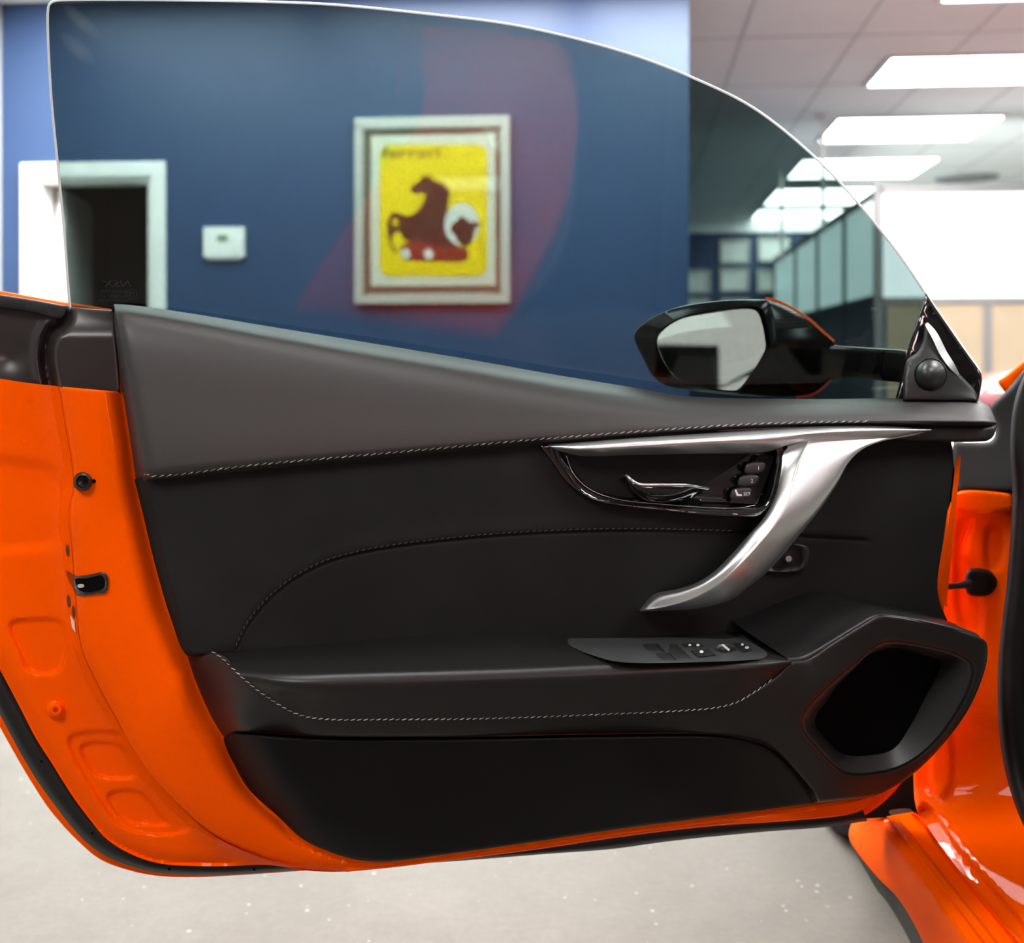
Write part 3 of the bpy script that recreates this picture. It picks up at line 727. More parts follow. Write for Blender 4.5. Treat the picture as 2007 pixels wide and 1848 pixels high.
# outer skin of the door
so = [(-130, 552), (0, 570), (120, 591), (218, 606), (600, 668), (1250, 775), (1500, 800), (1860, 800, 'c'), (1850, 1200), (1800, 1480), (1690, 1600), (1557, 1608), (1198, 1650), (900, 1684), (600, 1706), (453, 1716), (384, 1719), (314, 1717), (262, 1708), (200, 1686), (160, 1655), (100, 1590), (60, 1530), (0, 1425), (-130, 1180)]
patch(so, lambda Q: np.full(len(Q), -.115)-.00000003*(Q[:, 1]-1100)**2, th=.002, g=40, rnd=6, rd=.004, mb=door_mb)
# forward end of the shell, a painted strip beside the hinge
loft([[(1874, 895, -.02), (1867, 960, -.02), (1855, 1060, -.02), (1844, 1150, -.02), (1842, 1170, -.02), (1852, 1186, -.02)], [(1883, 895, -.06), (1877, 960, -.06), (1868, 1060, -.06), (1859, 1150, -.06), (1856, 1186, -.06), (1858, 1190, -.06)]], 40, th=.002, mb=door_mb, flip=True)
door = door_mb.build('door', 'paint', car, 40); tag(door, 'open door shell painted orange')

seal = loft([[(x, y, -.088) for x, y in SEAL_I], [(x*.8+x2*.2, y*.8+y2*.2, -.080) for (x, y), (x2, y2) in zip(SEAL_I, SEAL_O)], [(x*.5+x2*.5, y*.5+y2*.5, -.078) for (x, y), (x2, y2) in zip(SEAL_I, SEAL_O)], [(x*.2+x2*.8, y*.2+y2*.8, -.082) for (x, y), (x2, y2) in zip(SEAL_I, SEAL_O)], [(x, y, -.098) for x, y in SEAL_O]], 160, 3, .006)
seal.build('weatherstrip', 'rubber', door, 50)

# ---- dark molding at the rear top corner
mo = [(-90, 565, 'c'), (0, 580), (60, 588), (132, 600), (150, 603), (222, 608, 'c'), (231, 700), (237, 770, 'c'), (170, 768), (100, 762), (0, 749), (-90, 735, 'c')]
MK = curve([(137, 596), (135, 622), (124, 642), (108, 654), (100, 674), (98, 700), (103, 735), (112, 775)], 3)[:, :2]
MKP = np.r_[MK, [[300, 775], [300, 596]]]
def mD(Q):
    e = seg_dist(Q, MK, False); s_ = np.where(inside(Q, MKP), e, -e); u = np.clip((s_+4)/16, 0, 1); u = u*u*(3-2*u)
    d = -.058+.052*u-.008*np.exp(-((s_+9)/7)**2)+.006*np.exp(-((s_+27)/8)**2)
    d = d-u*.030*np.clip((662-Q[:, 1])/56, 0, 1)**1.6
    return d-.006*np.exp(-(((Q[:, 0]-20)/30)**2+((Q[:, 1]-700)/26)**2))*(1-u)
patch(mo, mD, th=.003, g=5, step=5, rnd=5, rd=.004).build('corner_molding', 'molding', door, 60)
patch([(-90, 562, 'c'), (0, 577), (70, 588), (134, 600, 'c'), (122, 624), (60, 612), (0, 603), (-90, 590, 'c')], lambda Q: np.full(len(Q), -.045), th=.004, g=12, rnd=4, rd=.004).build('belt_seal', 'rubber', door, 50)

# ---- window glass
G = [(94, 22), (97, 8), (106, 2), (130, 0), (352, 0.5), (500, 3), (650, 9), (826, 26), (1002, 48), (1142, 79), (1248, 110), (1350, 149), (1476, 211), (1599, 310), (1680, 396), (1758, 493), (1812, 572), (1870, 670), (1905, 780, 'c'), (1850, 830, 'c'), (1400, 820), (1000, 760), (600, 690), (140, 625, 'c'), (135.4, 580), (123, 422), (112.6, 317), (99.5, 176)]
gsm = []
for (px, py, sx, sz, ro) in ((150, 35, .030, .010, .75), (138, 86, .030, .013, .75)):
    p = Dm([(px, py)], [.035])[0]-np.array(car.location); gsm.append((tuple(p), (sx, .06, sz, ro)))
M['window'] = glass('tinted_window', (0.40, 0.465, 0.455), 1.25, gsm)
def belt(x): return np.interp(x, [0, 224, 500, 900, 1250, 1500, 2000], [575, 600, 640, 705, 765, 785, 790])
def gd(Q):
    h_ = belt(Q[:, 0])-Q[:, 1]; return -.056+.00009*h_+.00000006*h_*np.abs(h_)-.00004*(Q[:, 0]-220)
O = curve(G, 6, True)[:, :2]
gm = MB(); fm = patch(O, gd, raw=True, g=24, back=False); n = len(fm.v)
# front sheet, back sheet and a ground edge in its own material
fv = np.array(fm.v); outw = np.array([DS, -1, 0])/DN
gm.add(fv, fm.f, 0); gm.add(fv-outw*.0045, [f[::-1] for f in fm.f], 0)
cnt = set((t[i], t[(i+1) % 3]) for t in fm.f for i in range(3)); side = [(e[1], e[0], e[0]+n, e[1]+n) for e in cnt if (e[1], e[0]) not in cnt]
sv = np.r_[fv, fv-outw*.0045]; gm.add(sv, side, 1)
# bevelled ground band on the cabin side of the rim
T = np.roll(O, -1, 0)-np.roll(O, 1, 0); T /= np.linalg.norm(T, axis=1)[:, None]; Nn = np.stack([T[:, 1], -T[:, 0]], 1)
if not inside(O[:40:5]-Nn[:40:5]*3, O).all(): Nn = -Nn
rim_o = Dm(O+Nn*2.6, gd(O)-.0016); rim_m = Dm(O+Nn*.5, gd(O)+.0006); rim_i = Dm(O-Nn*2.4, gd(O)+.0003); nO = len(O)
gm.add(np.r_[rim_o, rim_m, rim_i], gridfaces(nO, 3, True)+[], 1)
wg = gm.build('window_glass', [M['window'], M['glassedge']], door, 50)
# etched maker's mark, seen from inside so it reads reversed
def etch(txt, px, py, wpx, hpx, shear=0, mb=None):
    b0_, W0 = text_mesh(txt, 1.0, lambda x, y: (0, 0, 0))
    def fn(x, y):
        q0 = np.array([(px+x/W0*wpx+shear*y*hpx, py-y*hpx)]); q = Dm(q0, gd(q0)+.0008); return q[0]
    return text_mesh(txt, 1.0, fn, mb=mb, mirror=True)[0]
eb = etch('NSX', 205, 562, 54, 18, -.4); etch('PILKINGTON', 199, 574, 52, 9, mb=eb); etch('43R-00097 37', 197, 583, 62, 8, mb=eb); etch('E9', 252, 581, 12, 14, mb=eb); etch('AS2 M300 DOT', 194, 591, 56, 7, mb=eb)
for rr_ in (13,):
    q1 = np.array([(258+rr_*.85*cos(k*pi/12), 576+rr_*.8*sin(k*pi/12)) for k in range(24)]); q2 = np.array([(258+(rr_-1.4)*.85*cos(k*pi/12), 576+(rr_-1.4)*.8*sin(k*pi/12)) for k in range(24)])
    L1 = Dm(q1, gd(q1)+.0008); L2 = Dm(q2, gd(q2)+.0008)
    eb.add(np.r_[L1, L2], gridfaces(24, 2, True))
eb.build('glass_etching', 'etch', door, 0)

# ---- upper leather trim
top = rail([(224, 598), (236, 598), (270, 601), (380, 617), (500, 637), (700, 670), (900, 703), (1100, 738), (1250, 762), (1330, 776), (1420, 781), (1600, 783), (1915, 784), (1938, 793)], 200)
bot = rail([(285, 938), (500, 917), (700, 899), (900, 881), (1065, 866), (1300, 847), (1500, 835), (1700, 830), (1953, 831)], 200)
fl = np.array([-.005, .004, .03, .075, .15, .26, .55, .90, .965, 1.0]); fr_ = np.array([-.02, .08, .22, .38, .52, .64, .78, .88, .95, 1.0])
dl = np.array([-.046, -.026, .008, .024, .034, .040, .047, .054, .053, .045]); dr = np.array([-.046, -.03, .004, .022, .034, .042, .048, .052, .051, .044])
rl = []
for k in range(len(fl)):
    sx = np.clip((top[:, 0]-250)/1300, 0, 1)**1.1; f_ = fl[k]*(1-sx)+fr_[k]*sx; d_ = dl[k]*(1-sx)+dr[k]*sx
    # rounded return at the rear end and the forward end
    e0 = np.clip(1-(np.arange(200))/3.0, 0, 1); e1 = np.clip(1-(199-np.arange(200))/5.0, 0, 1)
    d_ = d_-.010*(1-np.sqrt(1-e0**2*.99))-.022*(1-np.sqrt(1-e1**2*.99))
    rl.append(np.stack([top[:, 0]*(1-f_)+bot[:, 0]*f_, top[:, 1]*(1-f_)+bot[:, 1]*f_, d_], 1))
rl.append(np.stack([bot[:, 0], bot[:, 1]+7, np.full(200, .026)], 1))
ut = MB(); A = np.stack(rl); cols = [catmull(A[:, i], [4]*(len(rl)-1)) for i in range(200)]; A = np.transpose(np.array(cols), (1, 0, 2)); nv = A.shape[0]
Q = A.reshape(-1, 3); ut.add(Dm(Q, Q[:, 2]), gridfaces(200, nv))
edge = A[:, 0]      # rear end, turned back to the shell
tgt = rail([(220, 600), (219, 612), (230, 712), (238, 766), (254, 875), (262, 942)], nv)
sd = []
for k in np.linspace(0, 1, 7):
    p = edge[:, :2]*(1-k)+tgt[:, :2]*k; dd_ = edge[:, 2]*(1-k**1.6)+(-.03)*k**1.6; sd.append(np.c_[p, dd_])
sd = np.array(sd).reshape(-1, 3); ut.add(Dm(sd, sd[:, 2]), gridfaces(nv, 7))
bk = A[-1][:, :]; e2 = np.array([bk, np.c_[bk[:, 0], bk[:, 1], bk[:, 2]-.04]]).reshape(-1, 3); ut.add(Dm(e2, e2[:, 2]), gridfaces(200, 2))
rt = A[:, -1]; e3 = np.array([rt, np.c_[rt[:, :2]+[2, 0], rt[:, 2]-.05]]).reshape(-1, 3); ut.add(Dm(e3, e3[:, 2]), gridfaces(nv, 2, flip=True))
upper = ut.build('upper_trim', 'leather', door, 50)
def ut_depth(Qx):   # depth on the upper trim by nearest sample
    B_ = A[nv*2//3:].reshape(-1, 3); out = []
    for q in Qx: out.append(B_[((B_[:, :2]-q[:2])**2).sum(1).argmin(), 2])
    return np.array(out)
stitches([(283, 928), (300, 933), (500, 911), (700, 893), (900, 875), (1065, 860), (1300, 842), (1500, 830), (1700, 826)], ut_depth, L=11, gap=3.4, wpx=1.9, off=.0008, slant=.33).build('upper_stitching', 'thread', door, 0)
patch([(1400, 834), (1700, 832), (1953, 833, 'c'), (1949, 852), (1938, 863), (1900, 866), (1820, 866), (1700, 862), (1400, 850)], lambda Q: np.full(len(Q), .036), th=.06, g=12, rnd=9, rd=.012).build('trim_end_cap', 'plastic', door, 50)

# ---- suede panel
su = [(283, 930, 'c'), (500, 905), (900, 868), (1300, 838), (1860, 838, 'c'), (1868, 900), (1852, 1040), (1838, 1160), (1860, 1225, 'c'), (1700, 1240), (1500, 1260), (1100, 1262), (700, 1270), (378, 1284, 'c'), (371, 1281), (352, 1216), (325, 1114), (303, 1010)]
sD = [(285, 945, .034), (600, 910, .036), (1000, 880, .036), (1400, 850, .034), (1860, 850, .012), (1860, 1000, .008), (1700, 1000, .012), (330, 1120, .030), (380, 1280, .024), (600, 1100, .030), (600, 1260, .012), (1000, 1100, .026), (1000, 1230, .004), (1300, 1240, -.004), (1300, 1100, .018), (1500, 1100, .006), (1500, 1220, -.006), (1840, 1180, .0), (1700, 1200, -.004)]
SEAM = [(462, 1266), (477, 1232), (492, 1209), (528, 1168), (573, 1132), (631, 1101), (698, 1081), (788, 1065), (923, 1050), (1012, 1043), (1147, 1037), (1274, 1036), (1440, 1040), (1560, 1046), (1700, 1054)]
SEAMG = [(x+2, y+5) for x, y in SEAM]
sb = patch(su, sD, th=.006, g=16, rnd=5, rd=.005, grooves=[(SEAMG, 5, .0035)], extra=lambda Q: .0035*np.exp(-(seg_dist(Q, [(x-3, y-6) for x, y in SEAM], False)/14)**2))
sdep = sb.depth
loft([[(283, 932, .030), (303, 1010, .026), (325, 1114, .026), (352, 1216, .022), (371, 1281, .02), (380, 1284, .02)][::1], [(270, 936, .015), (290, 1005, .012), (312, 1105, .010), (339, 1204, .006), (360, 1276, .004), (366, 1284, .004)], [(262, 940, -.02), (276, 1000, -.02), (298, 1092, -.02), (325, 1189, -.02), (352, 1265, -.02), (360, 1276, -.02)]], 60, 4, .003, mb=sb, flip=True)
sb.build('suede_panel', 'suede', door, 60)
stitches(SEAM[:13], sdep, L=7.5, gap=4.5, wpx=1.5, slant=.2, off=.0004).build('suede_stitching', mat('dark_grey_thread', (.20, .19, .18), .8), door, 0)

# ---- lower carrier with speaker pod
STL = [(413, 1279), (432, 1292), (452, 1311), (480, 1337), (510, 1361), (540, 1381), (570, 1398), (600, 1408), (650, 1413), (750, 1413), (900, 1412), (1050, 1408), (1200, 1402), (1330, 1396), (1400, 1390), (1440, 1380), (1480, 1357), (1515, 1332), (1545, 1306), (1552, 1294)]
OPEN = [(1725, 1262), (1757, 1258), (1820, 1268), (1880, 1285), (1906, 1305), (1902, 1340), (1871, 1402), (1822, 1464), (1773, 1499), (1725, 1514), (1660, 1516), (1634, 1499), (1601, 1464), (1577, 1434), (1572, 1410), (1588, 1384), (1627, 1343), (1676, 1301)]
ca = [(362, 1272, 'c'), (384, 1284), (413, 1277, 'c')]+[(x+6, y-8) for x, y in STL[1:-2]]+[(1545, 1300), (1556, 1295), (1582, 1291), (1627, 1262), (1692, 1222), (1722, 1206), (1751, 1207), (1855, 1228), (1919, 1249), (1932, 1257), (1936, 1279), (1926, 1327), (1897, 1392), (1855, 1451), (1806, 1503), (1773, 1529), (1741, 1548), (1718, 1558), (1602, 1573, 'c'), (1598, 1560), (1560, 1512), (1510, 1466), (1450, 1446), (1400, 1439), (1200, 1439), (900, 1444), (600, 1442), (462, 1433, 'c'), (436, 1442, 'c'), (406, 1390), (387, 1348)]
cD = [(362, 1273, -.015), (387, 1348, -.015), (406, 1390, -.015), (436, 1442, -.015), (395, 1290, .018), (418, 1300, .030), (440, 1330, .045), (455, 1383, .052), (464, 1433, .050), (430, 1360, .028), (440, 1400, .034),
      (520, 1400, .085), (600, 1425, .092), (800, 1425, .098), (1100, 1425, .098), (1400, 1415, .098), (1500, 1380, .108), (1552, 1305, .118), (1590, 1300, .118), (1640, 1262, .122), (1725, 1215, .126), (1800, 1225, .120), (1920, 1262, .105), (1928, 1310, .100), (1890, 1395, .09), (1845, 1455, .075), (1770, 1525, .05), (1718, 1555, .03), (1620, 1560, .045), (1560, 1480, .075), (1480, 1440, .085), (1545, 1410, .100), (1600, 1340, .118), (1650, 1290, .12), (1620, 1500, .07), (1700, 1530, .05)]
cb_ = patch(ca, cD, th=.004, g=12, step=7, rnd=7, rd=.006, holes=[OPEN])
cdep = cb_.depth
# top face of the pod
loft([[(1432, 1214, -.004), (1480, 1198, -.004), (1530, 1178, -.004), (1590, 1159, -.004), (1627, 1159, -.004), (1725, 1181, -.002), (1838, 1210, .0), (1870, 1222, .02)],
      [(1445, 1225, .01), (1500, 1215, .02), (1560, 1195, .03), (1620, 1178, .035), (1650, 1177, .035), (1735, 1191, .04), (1845, 1215, .04), (1885, 1230, .05)],
      [(1530, 1282, .098), (1562, 1278, .100), (1606, 1256, .100), (1660, 1222, .102), (1712, 1196, .106), (1745, 1199, .106), (1855, 1221, .100), (1915, 1242, .09)],
      [(1545, 1292, .112), (1575, 1288, .114), (1620, 1262, .116), (1680, 1226, .118), (1718, 1206, .121), (1748, 1206, .121), (1855, 1227, .113), (1921, 1249, .10)],
      [(1550, 1300, .113), (1582, 1295, .115), (1630, 1268, .117), (1692, 1229, .119), (1722, 1211, .122), (1750, 1212, .122), (1855, 1234, .113), (1925, 1256, .10)]], 90, 6, .004, mb=cb_)
# throat of the speaker opening
oc = (1735, 1390)
I1 = [(1725, 1275), (1757, 1270), (1812, 1285), (1845, 1298), (1838, 1320), (1812, 1370), (1783, 1425), (1751, 1468), (1708, 1480), (1660, 1480), (1640, 1470), (1612, 1440), (1598, 1420), (1600, 1400), (1620, 1375), (1640, 1345), (1680, 1305), (1700, 1285)]
tm = MB(); rings([([(x+(oc[0]-x)*-.004, y+(oc[1]-y)*-.004) for x, y in OPEN], oc, lambda L: cdep(L)-.0045), ([(x+(oc[0]-x)*.03, y+(oc[1]-y)*.03) for x, y in OPEN], oc, lambda L: cdep(L)-.008), (I1, oc, .040), (I1, oc, .025)], 120, mb=tm, cap_last=False, flip=True)
tm.build('speaker_surround', mat('speaker_surround_plastic', (.030, .030, .029), .38), door, 50)
cb_.build('door_pocket_carrier', 'leather2', door, 50)
gr = MB(); rings([([(x+(oc[0]-x)*-.03, y+(oc[1]-y)*-.03) for x, y in I1], oc, .032), (circ(1712, 1385, 60), (1712, 1385), .028), (circ(1712, 1385, 25), (1712, 1385), .034)], 80, mb=gr, flip=True); gr.build('speaker_grille', 'hole', door, 50)

# ---- armrest
r0 = [(412, 1278, .016), (550, 1264, .006), (700, 1250, .0), (1000, 1226, -.002), (1060, 1236, -.002), (1120, 1246, -.002), (1300, 1246, -.004), (1440, 1240, -.004), (1500, 1262, .02), (1530, 1280, .07)]
r1 = [(438, 1297, .05), (560, 1293, .064), (700, 1288, .066), (1000, 1272, .062), (1300, 1269, .056), (1440, 1270, .062), (1500, 1277, .078), (1538, 1287, .095)]
r2 = [(455, 1312, .085), (560, 1317, .110), (700, 1315, .117), (1000, 1306, .117), (1300, 1293, .116), (1500, 1288, .115), (1545, 1292, .114)]
r3 = [(464, 1320, .096), (560, 1327, .120), (700, 1325, .126), (1000, 1316, .126), (1300, 1303, .126), (1500, 1296, .125), (1550, 1295, .120)]
r4 = [(478, 1334, .100), (560, 1342, .124), (700, 1342, .130), (1000, 1332, .130), (1300, 1320, .130), (1500, 1308, .128), (1551, 1299, .120)]
r5 = [(510, 1361, .098), (600, 1370, .114), (700, 1374, .120), (1000, 1370, .120), (1300, 1356, .120), (1480, 1330, .121), (1549, 1302, .119)]
r6 = [(578, 1402, .094), (650, 1411, .106), (750, 1411, .108), (1000, 1409, .108), (1300, 1396, .108), (1440, 1378, .108), (1545, 1305, .117)]
ab = MB(); R = [rail(r, 140) for r in (r0, r1, r2, r3, r4, r5, r6)]; A2 = np.stack(R); cols = [catmull(A2[:, i], [6]*6) for i in range(140)]; A2 = np.transpose(np.array(cols), (1, 0, 2))
# keep the rear end on the seam line
Q = A2.reshape(-1, 3); ab.add(Dm(Q, Q[:, 2]), gridfaces(140, A2.shape[0]))
sk = np.r_[A2[:, 0][::1], A2[-1, 1:], A2[::-1, -1][1:]]; sk2 = np.c_[sk[:, :2], sk[:, 2]-.03]; e = np.concatenate([sk, sk2]); ab.add(Dm(e, e[:, 2]), gridfaces(len(sk), 2))
arm = ab.build('armrest', 'leather2', door, 50)
ALL = A2.reshape(-1, 3)
def armd1(q): return ALL[((ALL[:, :2]-q[:2])**2).sum(1).argmin(), 2]
def armD(Q_): return np.array([armd1(q) for q in np.asarray(Q_)])
stitches([(x+2, y-3) for x, y in STL[:-2]], lambda Q_: np.maximum(armD(Q_), cdep(Q_)), L=9, gap=3.6, wpx=1.8, off=.0012, slant=.3).build('armrest_stitching', 'thread', door, 0)

# ---- lower panel
lp = [(458, 1437, 'c'), (600, 1447), (900, 1449), (1200, 1444), (1400, 1444), (1450, 1451), (1508, 1471), (1558, 1517), (1598, 1574, 'c')]+[(1557, 1579), (1377, 1603), (1198, 1627), (1018, 1654), (869, 1675), (761, 1688), (700, 1685), (645, 1669), (593, 1644), (544, 1599), (488, 1547), (460, 1500), (438, 1446)]
lD = [(438, 1446, -.015), (460, 1500, -.015), (488, 1547, -.015), (544, 1599, -.012), (460, 1440, .035), (470, 1455, .048), (506, 1512, .045), (545, 1565, .035), (590, 1615, .025), (600, 1450, .085), (900, 1452, .09), (1400, 1448, .088), (1500, 1475, .08), (1590, 1568, .045), (600, 1560, .055), (700, 1500, .072), (1000, 1540, .062), (1300, 1540, .062), (700, 1640, .03), (761, 1680, .008), (870, 1668, .008), (1018, 1645, .01), (1198, 1618, .012), (1377, 1595, .015), (1557, 1572, .02)]
patch(lp, lD, th=.004, g=14, rnd=6, rd=.006).build('lower_panel', mat('black_soft_plastic', (.0045, .0042, .0040), .6, spec=.14, bump=.2, bscale=1200, bdist=.0005), door, 50)

loft([[(452, 1425, .020), (600, 1430, .055), (900, 1432, .06), (1200, 1428, .06), (1400, 1428, .06), (1455, 1435, .06), (1515, 1458, .055), (1568, 1505, .045), (1612, 1570, .02)],
      [(452, 1452, .018), (600, 1460, .05), (900, 1462, .055), (1200, 1458, .055), (1400, 1458, .055), (1445, 1466, .055), (1500, 1485, .05), (1548, 1530, .04), (1585, 1572, .015)]], 80, 1, .004, lin=True).build('seam_backing', 'rubber', door, 0)
# ---- handle bezel and controls
HI = [(1253, 1196), (1281, 1165), (1326, 1155), (1361, 1144), (1396, 1123), (1431, 1089), (1466, 1050), (1497, 1014), (1518, 973), (1529, 935), (1533, 905)]
bz = [(1057, 873, 'c'), (1140, 868), (1300, 858), (1540, 850, 'c'), (1548, 900), (1535, 960), (1500, 1016, 'c'), (1440, 1013), (1379, 1010), (1309, 1002), (1239, 994), (1170, 983), (1135, 965), (1107, 941), (1082, 905)]
bowl = plateau([(1100, 878), (1300, 878), (1512, 880), (1512, 930), (1492, 985), (1440, 992), (1310, 986), (1200, 975), (1150, 955), (1122, 920)], -.018, 14)
bzb = patch(bz, lambda Q: np.full(len(Q), .046), th=.02, g=6, step=5, rnd=3, rd=.003, extra=bowl); bzb.build('handle_bezel', 'gloss', door, 60); bzd = bzb.depth
# release lever
lv = loft([[(1213, 934, .030), (1222, 931, .046), (1245, 944, .05), (1300, 946, .050), (1350, 947, .046), (1386, 954, .034)],
           [(1214, 938, .032), (1226, 936, .052), (1247, 949, .058), (1300, 951, .058), (1350, 953, .053), (1387, 957, .036)],
           [(1222, 950, .030), (1235, 958, .048), (1260, 968, .054), (1305, 972, .054), (1345, 969, .050), (1382, 962, .034)],
           [(1226, 958, .026), (1242, 972, .036), (1262, 981, .040), (1305, 986, .040), (1338, 982, .038), (1375, 968, .030)]], 60, 6, .006)
lv.build('release_lever', 'gloss', door, 50)
tube([Dm([q[:2]], [q[2]])[0] for q in curve([(1214, 936, .034), (1221, 932, .052), (1229, 933, .062), (1238, 941, .067), (1250, 948, .067), (1300, 950, .067), (1350, 951, .061), (1388, 957, .041)], 3)], .0019, 14).build('lever_chrome_edge', 'chrome', door, 40)
# thin chrome tube standing in for a highlight round the lower bowl
tube([Dm([q], [.0405])[0] for q in curve([(1110, 893), (1122, 925), (1150, 955), (1200, 976), (1310, 989), (1440, 996), (1480, 990)], 6)], .0005, 8).build('bezel_highlight', 'chrome', door, 40)
# seat memory keys
loft([[(1486, 893, .040), (1512, 893, .040), (1518, 896, .040)], [(1430, 985, .040), (1478, 988, .040), (1484, 988, .040)]], 10, 2, .01).build('memory_key_plinth', 'gloss', door, 40)
for i, (cx_, cy_) in enumerate(((1480, 917), (1467, 942), (1452, 967))):
    k = patch([(cx_-16, cy_-8), (cx_+20, cy_-9), (cx_+14, cy_+8), (cx_-21, cy_+9)], lambda Q: np.full(len(Q), .046), th=.008, g=6, step=4, rnd=4, rd=.003)
    kb_ = k.build('memory_key', 'button', door, 50)
lg = MB()
for (t_, x, y, s_) in (('1', 1484, 921, 11), ('2', 1471, 946, 11), ('SET', 1457, 971, 9)):
    text_mesh(t_, 1.0, lambda u, v: Dm([(x+u*s_, y-v*s_)], [.0466])[0], mb=lg)
# seat symbol
for q in ([(1440, 960), (1443, 959), (1447, 968), (1454, 969), (1454, 972), (1444, 972)],): lg.add(Dm(q, np.full(len(q), .0466)), [tuple(range(len(q)))[::-1]])
lg.build('key_legend', 'legend', door, 0)

# ---- satin grab handle: curved grip and blade in one piece
gb = MB()
RIDGE = [(1255, 1197), (1309, 1188), (1361, 1171), (1414, 1140), (1466, 1090), (1511, 1036), (1540, 988), (1556, 940), (1572, 890), (1600, 850)]
OUT = [(1257, 1199), (1309, 1196), (1361, 1193), (1431, 1176), (1466, 1151), (1501, 1123), (1536, 1085), (1571, 1043), (1605, 1001), (1640, 949), (1665, 904), (1693, 879), (1728, 865), (1790, 853), (1826, 843)]
INN = HI+[(1534, 893), (1545, 868), (1560, 848)]
def dprof(n, a, b, c):
    t = np.linspace(0, 1, n); u = np.clip(t/.42, 0, 1); v = np.clip((t-.48)/.52, 0, 1); return a+(b-a)*np.sin(u*pi/2)-(b-c)*v*v*(3-2*v)
n_ = 110
ri = resample(curve(INN, 3), n_); rg = resample(curve(RIDGE+[(1660, 838)], 3), n_); ro = resample(curve(OUT, 3), n_)
tip = np.linspace(0, 1, n_)
rl_ = []
for (P_, off) in ((ri, -.022), (ri*.75+rg*.25, -.008), (rg*.9+ri*.1, -.0008), (rg, .0), (rg*.9+ro*.1, -.0008), (rg*.6+ro*.4, -.006), (rg*.25+ro*.75, -.014), (rg*.05+ro*.95, -.024), (ro, -.034)):
    base = dprof(n_, .026, .088, .046); rl_.append(np.c_[P_, base+off*(1-.85*(lambda q: q*q*(3-2*q))(np.clip((tip-.40)/.45, 0, 1)))])
A3 = np.stack(rl_); cols = [catmull(A3[:, i], [4]*8) for i in range(n_)]; A3 = np.transpose(np.array(cols), (1, 0, 2)); nv3 = A3.shape[0]
Q = A3.reshape(-1, 3); fr3 = Dm(Q, Q[:, 2]); bk3 = Dm(Q, Q[:, 2]-.010); F = gridfaces(n_, nv3, flip=True); nn_ = len(Q)
cnt = set((t[i], t[(i+1) % 4]) for t in F for i in range(4)); side = [(e[1], e[0], e[0]+nn_, e[1]+nn_) for e in cnt if (e[1], e[0]) not in cnt]
gb.add(np.r_[fr3, bk3], F+[tuple(nn_+i for i in f[::-1]) for f in F]+side)
# blade
loft([[(1073, 872, .044), (1135, 867, .048), (1239, 858.5, .050), (1379, 849.5, .050), (1518, 840, .050), (1623, 835, .048), (1728, 835, .046), (1826, 841, .044)],
      [(1076, 874, .050), (1135, 873, .064), (1239, 866, .066), (1379, 858, .066), (1518, 849, .066), (1623, 841, .060), (1728, 838, .052), (1826, 842, .046)],
      [(1080, 876, .051), (1135, 878, .068), (1239, 873, .070), (1379, 865, .070), (1518, 858, .070), (1600, 848, .066), (1728, 842, .055), (1826, 842, .047)],
      [(1090, 881, .050), (1135, 884, .064), (1239, 880, .066), (1379, 873, .066), (1518, 868, .066), (1590, 856, .064), (1728, 850, .054), (1826, 843, .047)],
      [(1100, 885, .044), (1135, 893, .046), (1239, 892, .048), (1379, 889, .048), (1500, 886, .048), (1560, 868, .056), (1728, 860, .048), (1826, 844, .044)]], 120, 5, .008, mb=gb)
tag(gb.build('grab_handle', 'silver', door, 45), 'satin silver curved grab handle')

# small recessed switch behind the grip
sw = patch([(1500, 1075), (1515, 1068), (1578, 1068), (1586, 1076), (1583, 1108), (1570, 1121), (1505, 1123), (1488, 1116)], sdep, th=.01, g=5, step=4, rnd=5, rd=.006, extra=lambda Q: .006+plateau([(1510, 1078), (1570, 1076), (1566, 1106), (1505, 1110)], -.010, 6)(Q)); sw.build('boot_release_bezel', 'plastic', door, 50)
disc_stack(1546, 1095, [(9, .004), (8, .012), (6, .015), (0, .015)], base=float(sdep(np.array([[1546, 1095]]))[0])-.002).build('boot_release_button', 'chrome', door, 40)

# ---- switch plate on the armrest
def armplus(k): return lambda Q_: armD(Q_)+k
sxy = np.array([(x, y) for x in range(1120, 1480, 30) for y in (1258, 1270, 1282)], float); sdv = armD(sxy)
sco = np.linalg.lstsq(np.c_[np.ones(len(sxy)), sxy], sdv, rcond=None)[0]
def spd(Q_): Q_ = np.asarray(Q_, float); return np.c_[np.ones(len(Q_)), Q_[:, :2]]@sco+.007
spb = patch([(1092, 1251, 'c'), (1300, 1249), (1432, 1246), (1428, 1234), (1449, 1237), (1474, 1258), (1504, 1281), (1499, 1289), (1474, 1293), (1349, 1298), (1249, 1299), (1200, 1295), (1150, 1280), (1115, 1264)], spd, th=.006, g=6, step=5, rnd=4, rd=.002)
tag(spb.build('switch_plate', mat('grey_switch_plate', (.045, .047, .048), .38, bump=.1, bscale=1500, bdist=.0003), door, 50), 'dark grey window switch plate')
def key(pts, h, name, m, rnd=2.5):
    return patch([(*p, 'c') for p in pts], lambda Q_: spd(Q_)+h, th=h+.003, g=6, step=4, rnd=rnd, rd=.002).build(name, m, door, 40)
key([(1258, 1262), (1289, 1261), (1303, 1276), (1274, 1277)], .004, 'window_switch', 'button'); key([(1283, 1280), (1312, 1278), (1326, 1291), (1296, 1292)], .004, 'window_switch', 'button')
key([(1314, 1261), (1325, 1261), (1356, 1290), (1331, 1291), (1310, 1275)], .0035, 'lock_switch', 'plastic')
key([(1335, 1261), (1372, 1260), (1379, 1267), (1344, 1268)], .005, 'mirror_switch', 'button'); key([(1354, 1274), (1388, 1272), (1403, 1283), (1368, 1287)], .008, 'mirror_switch', 'button')
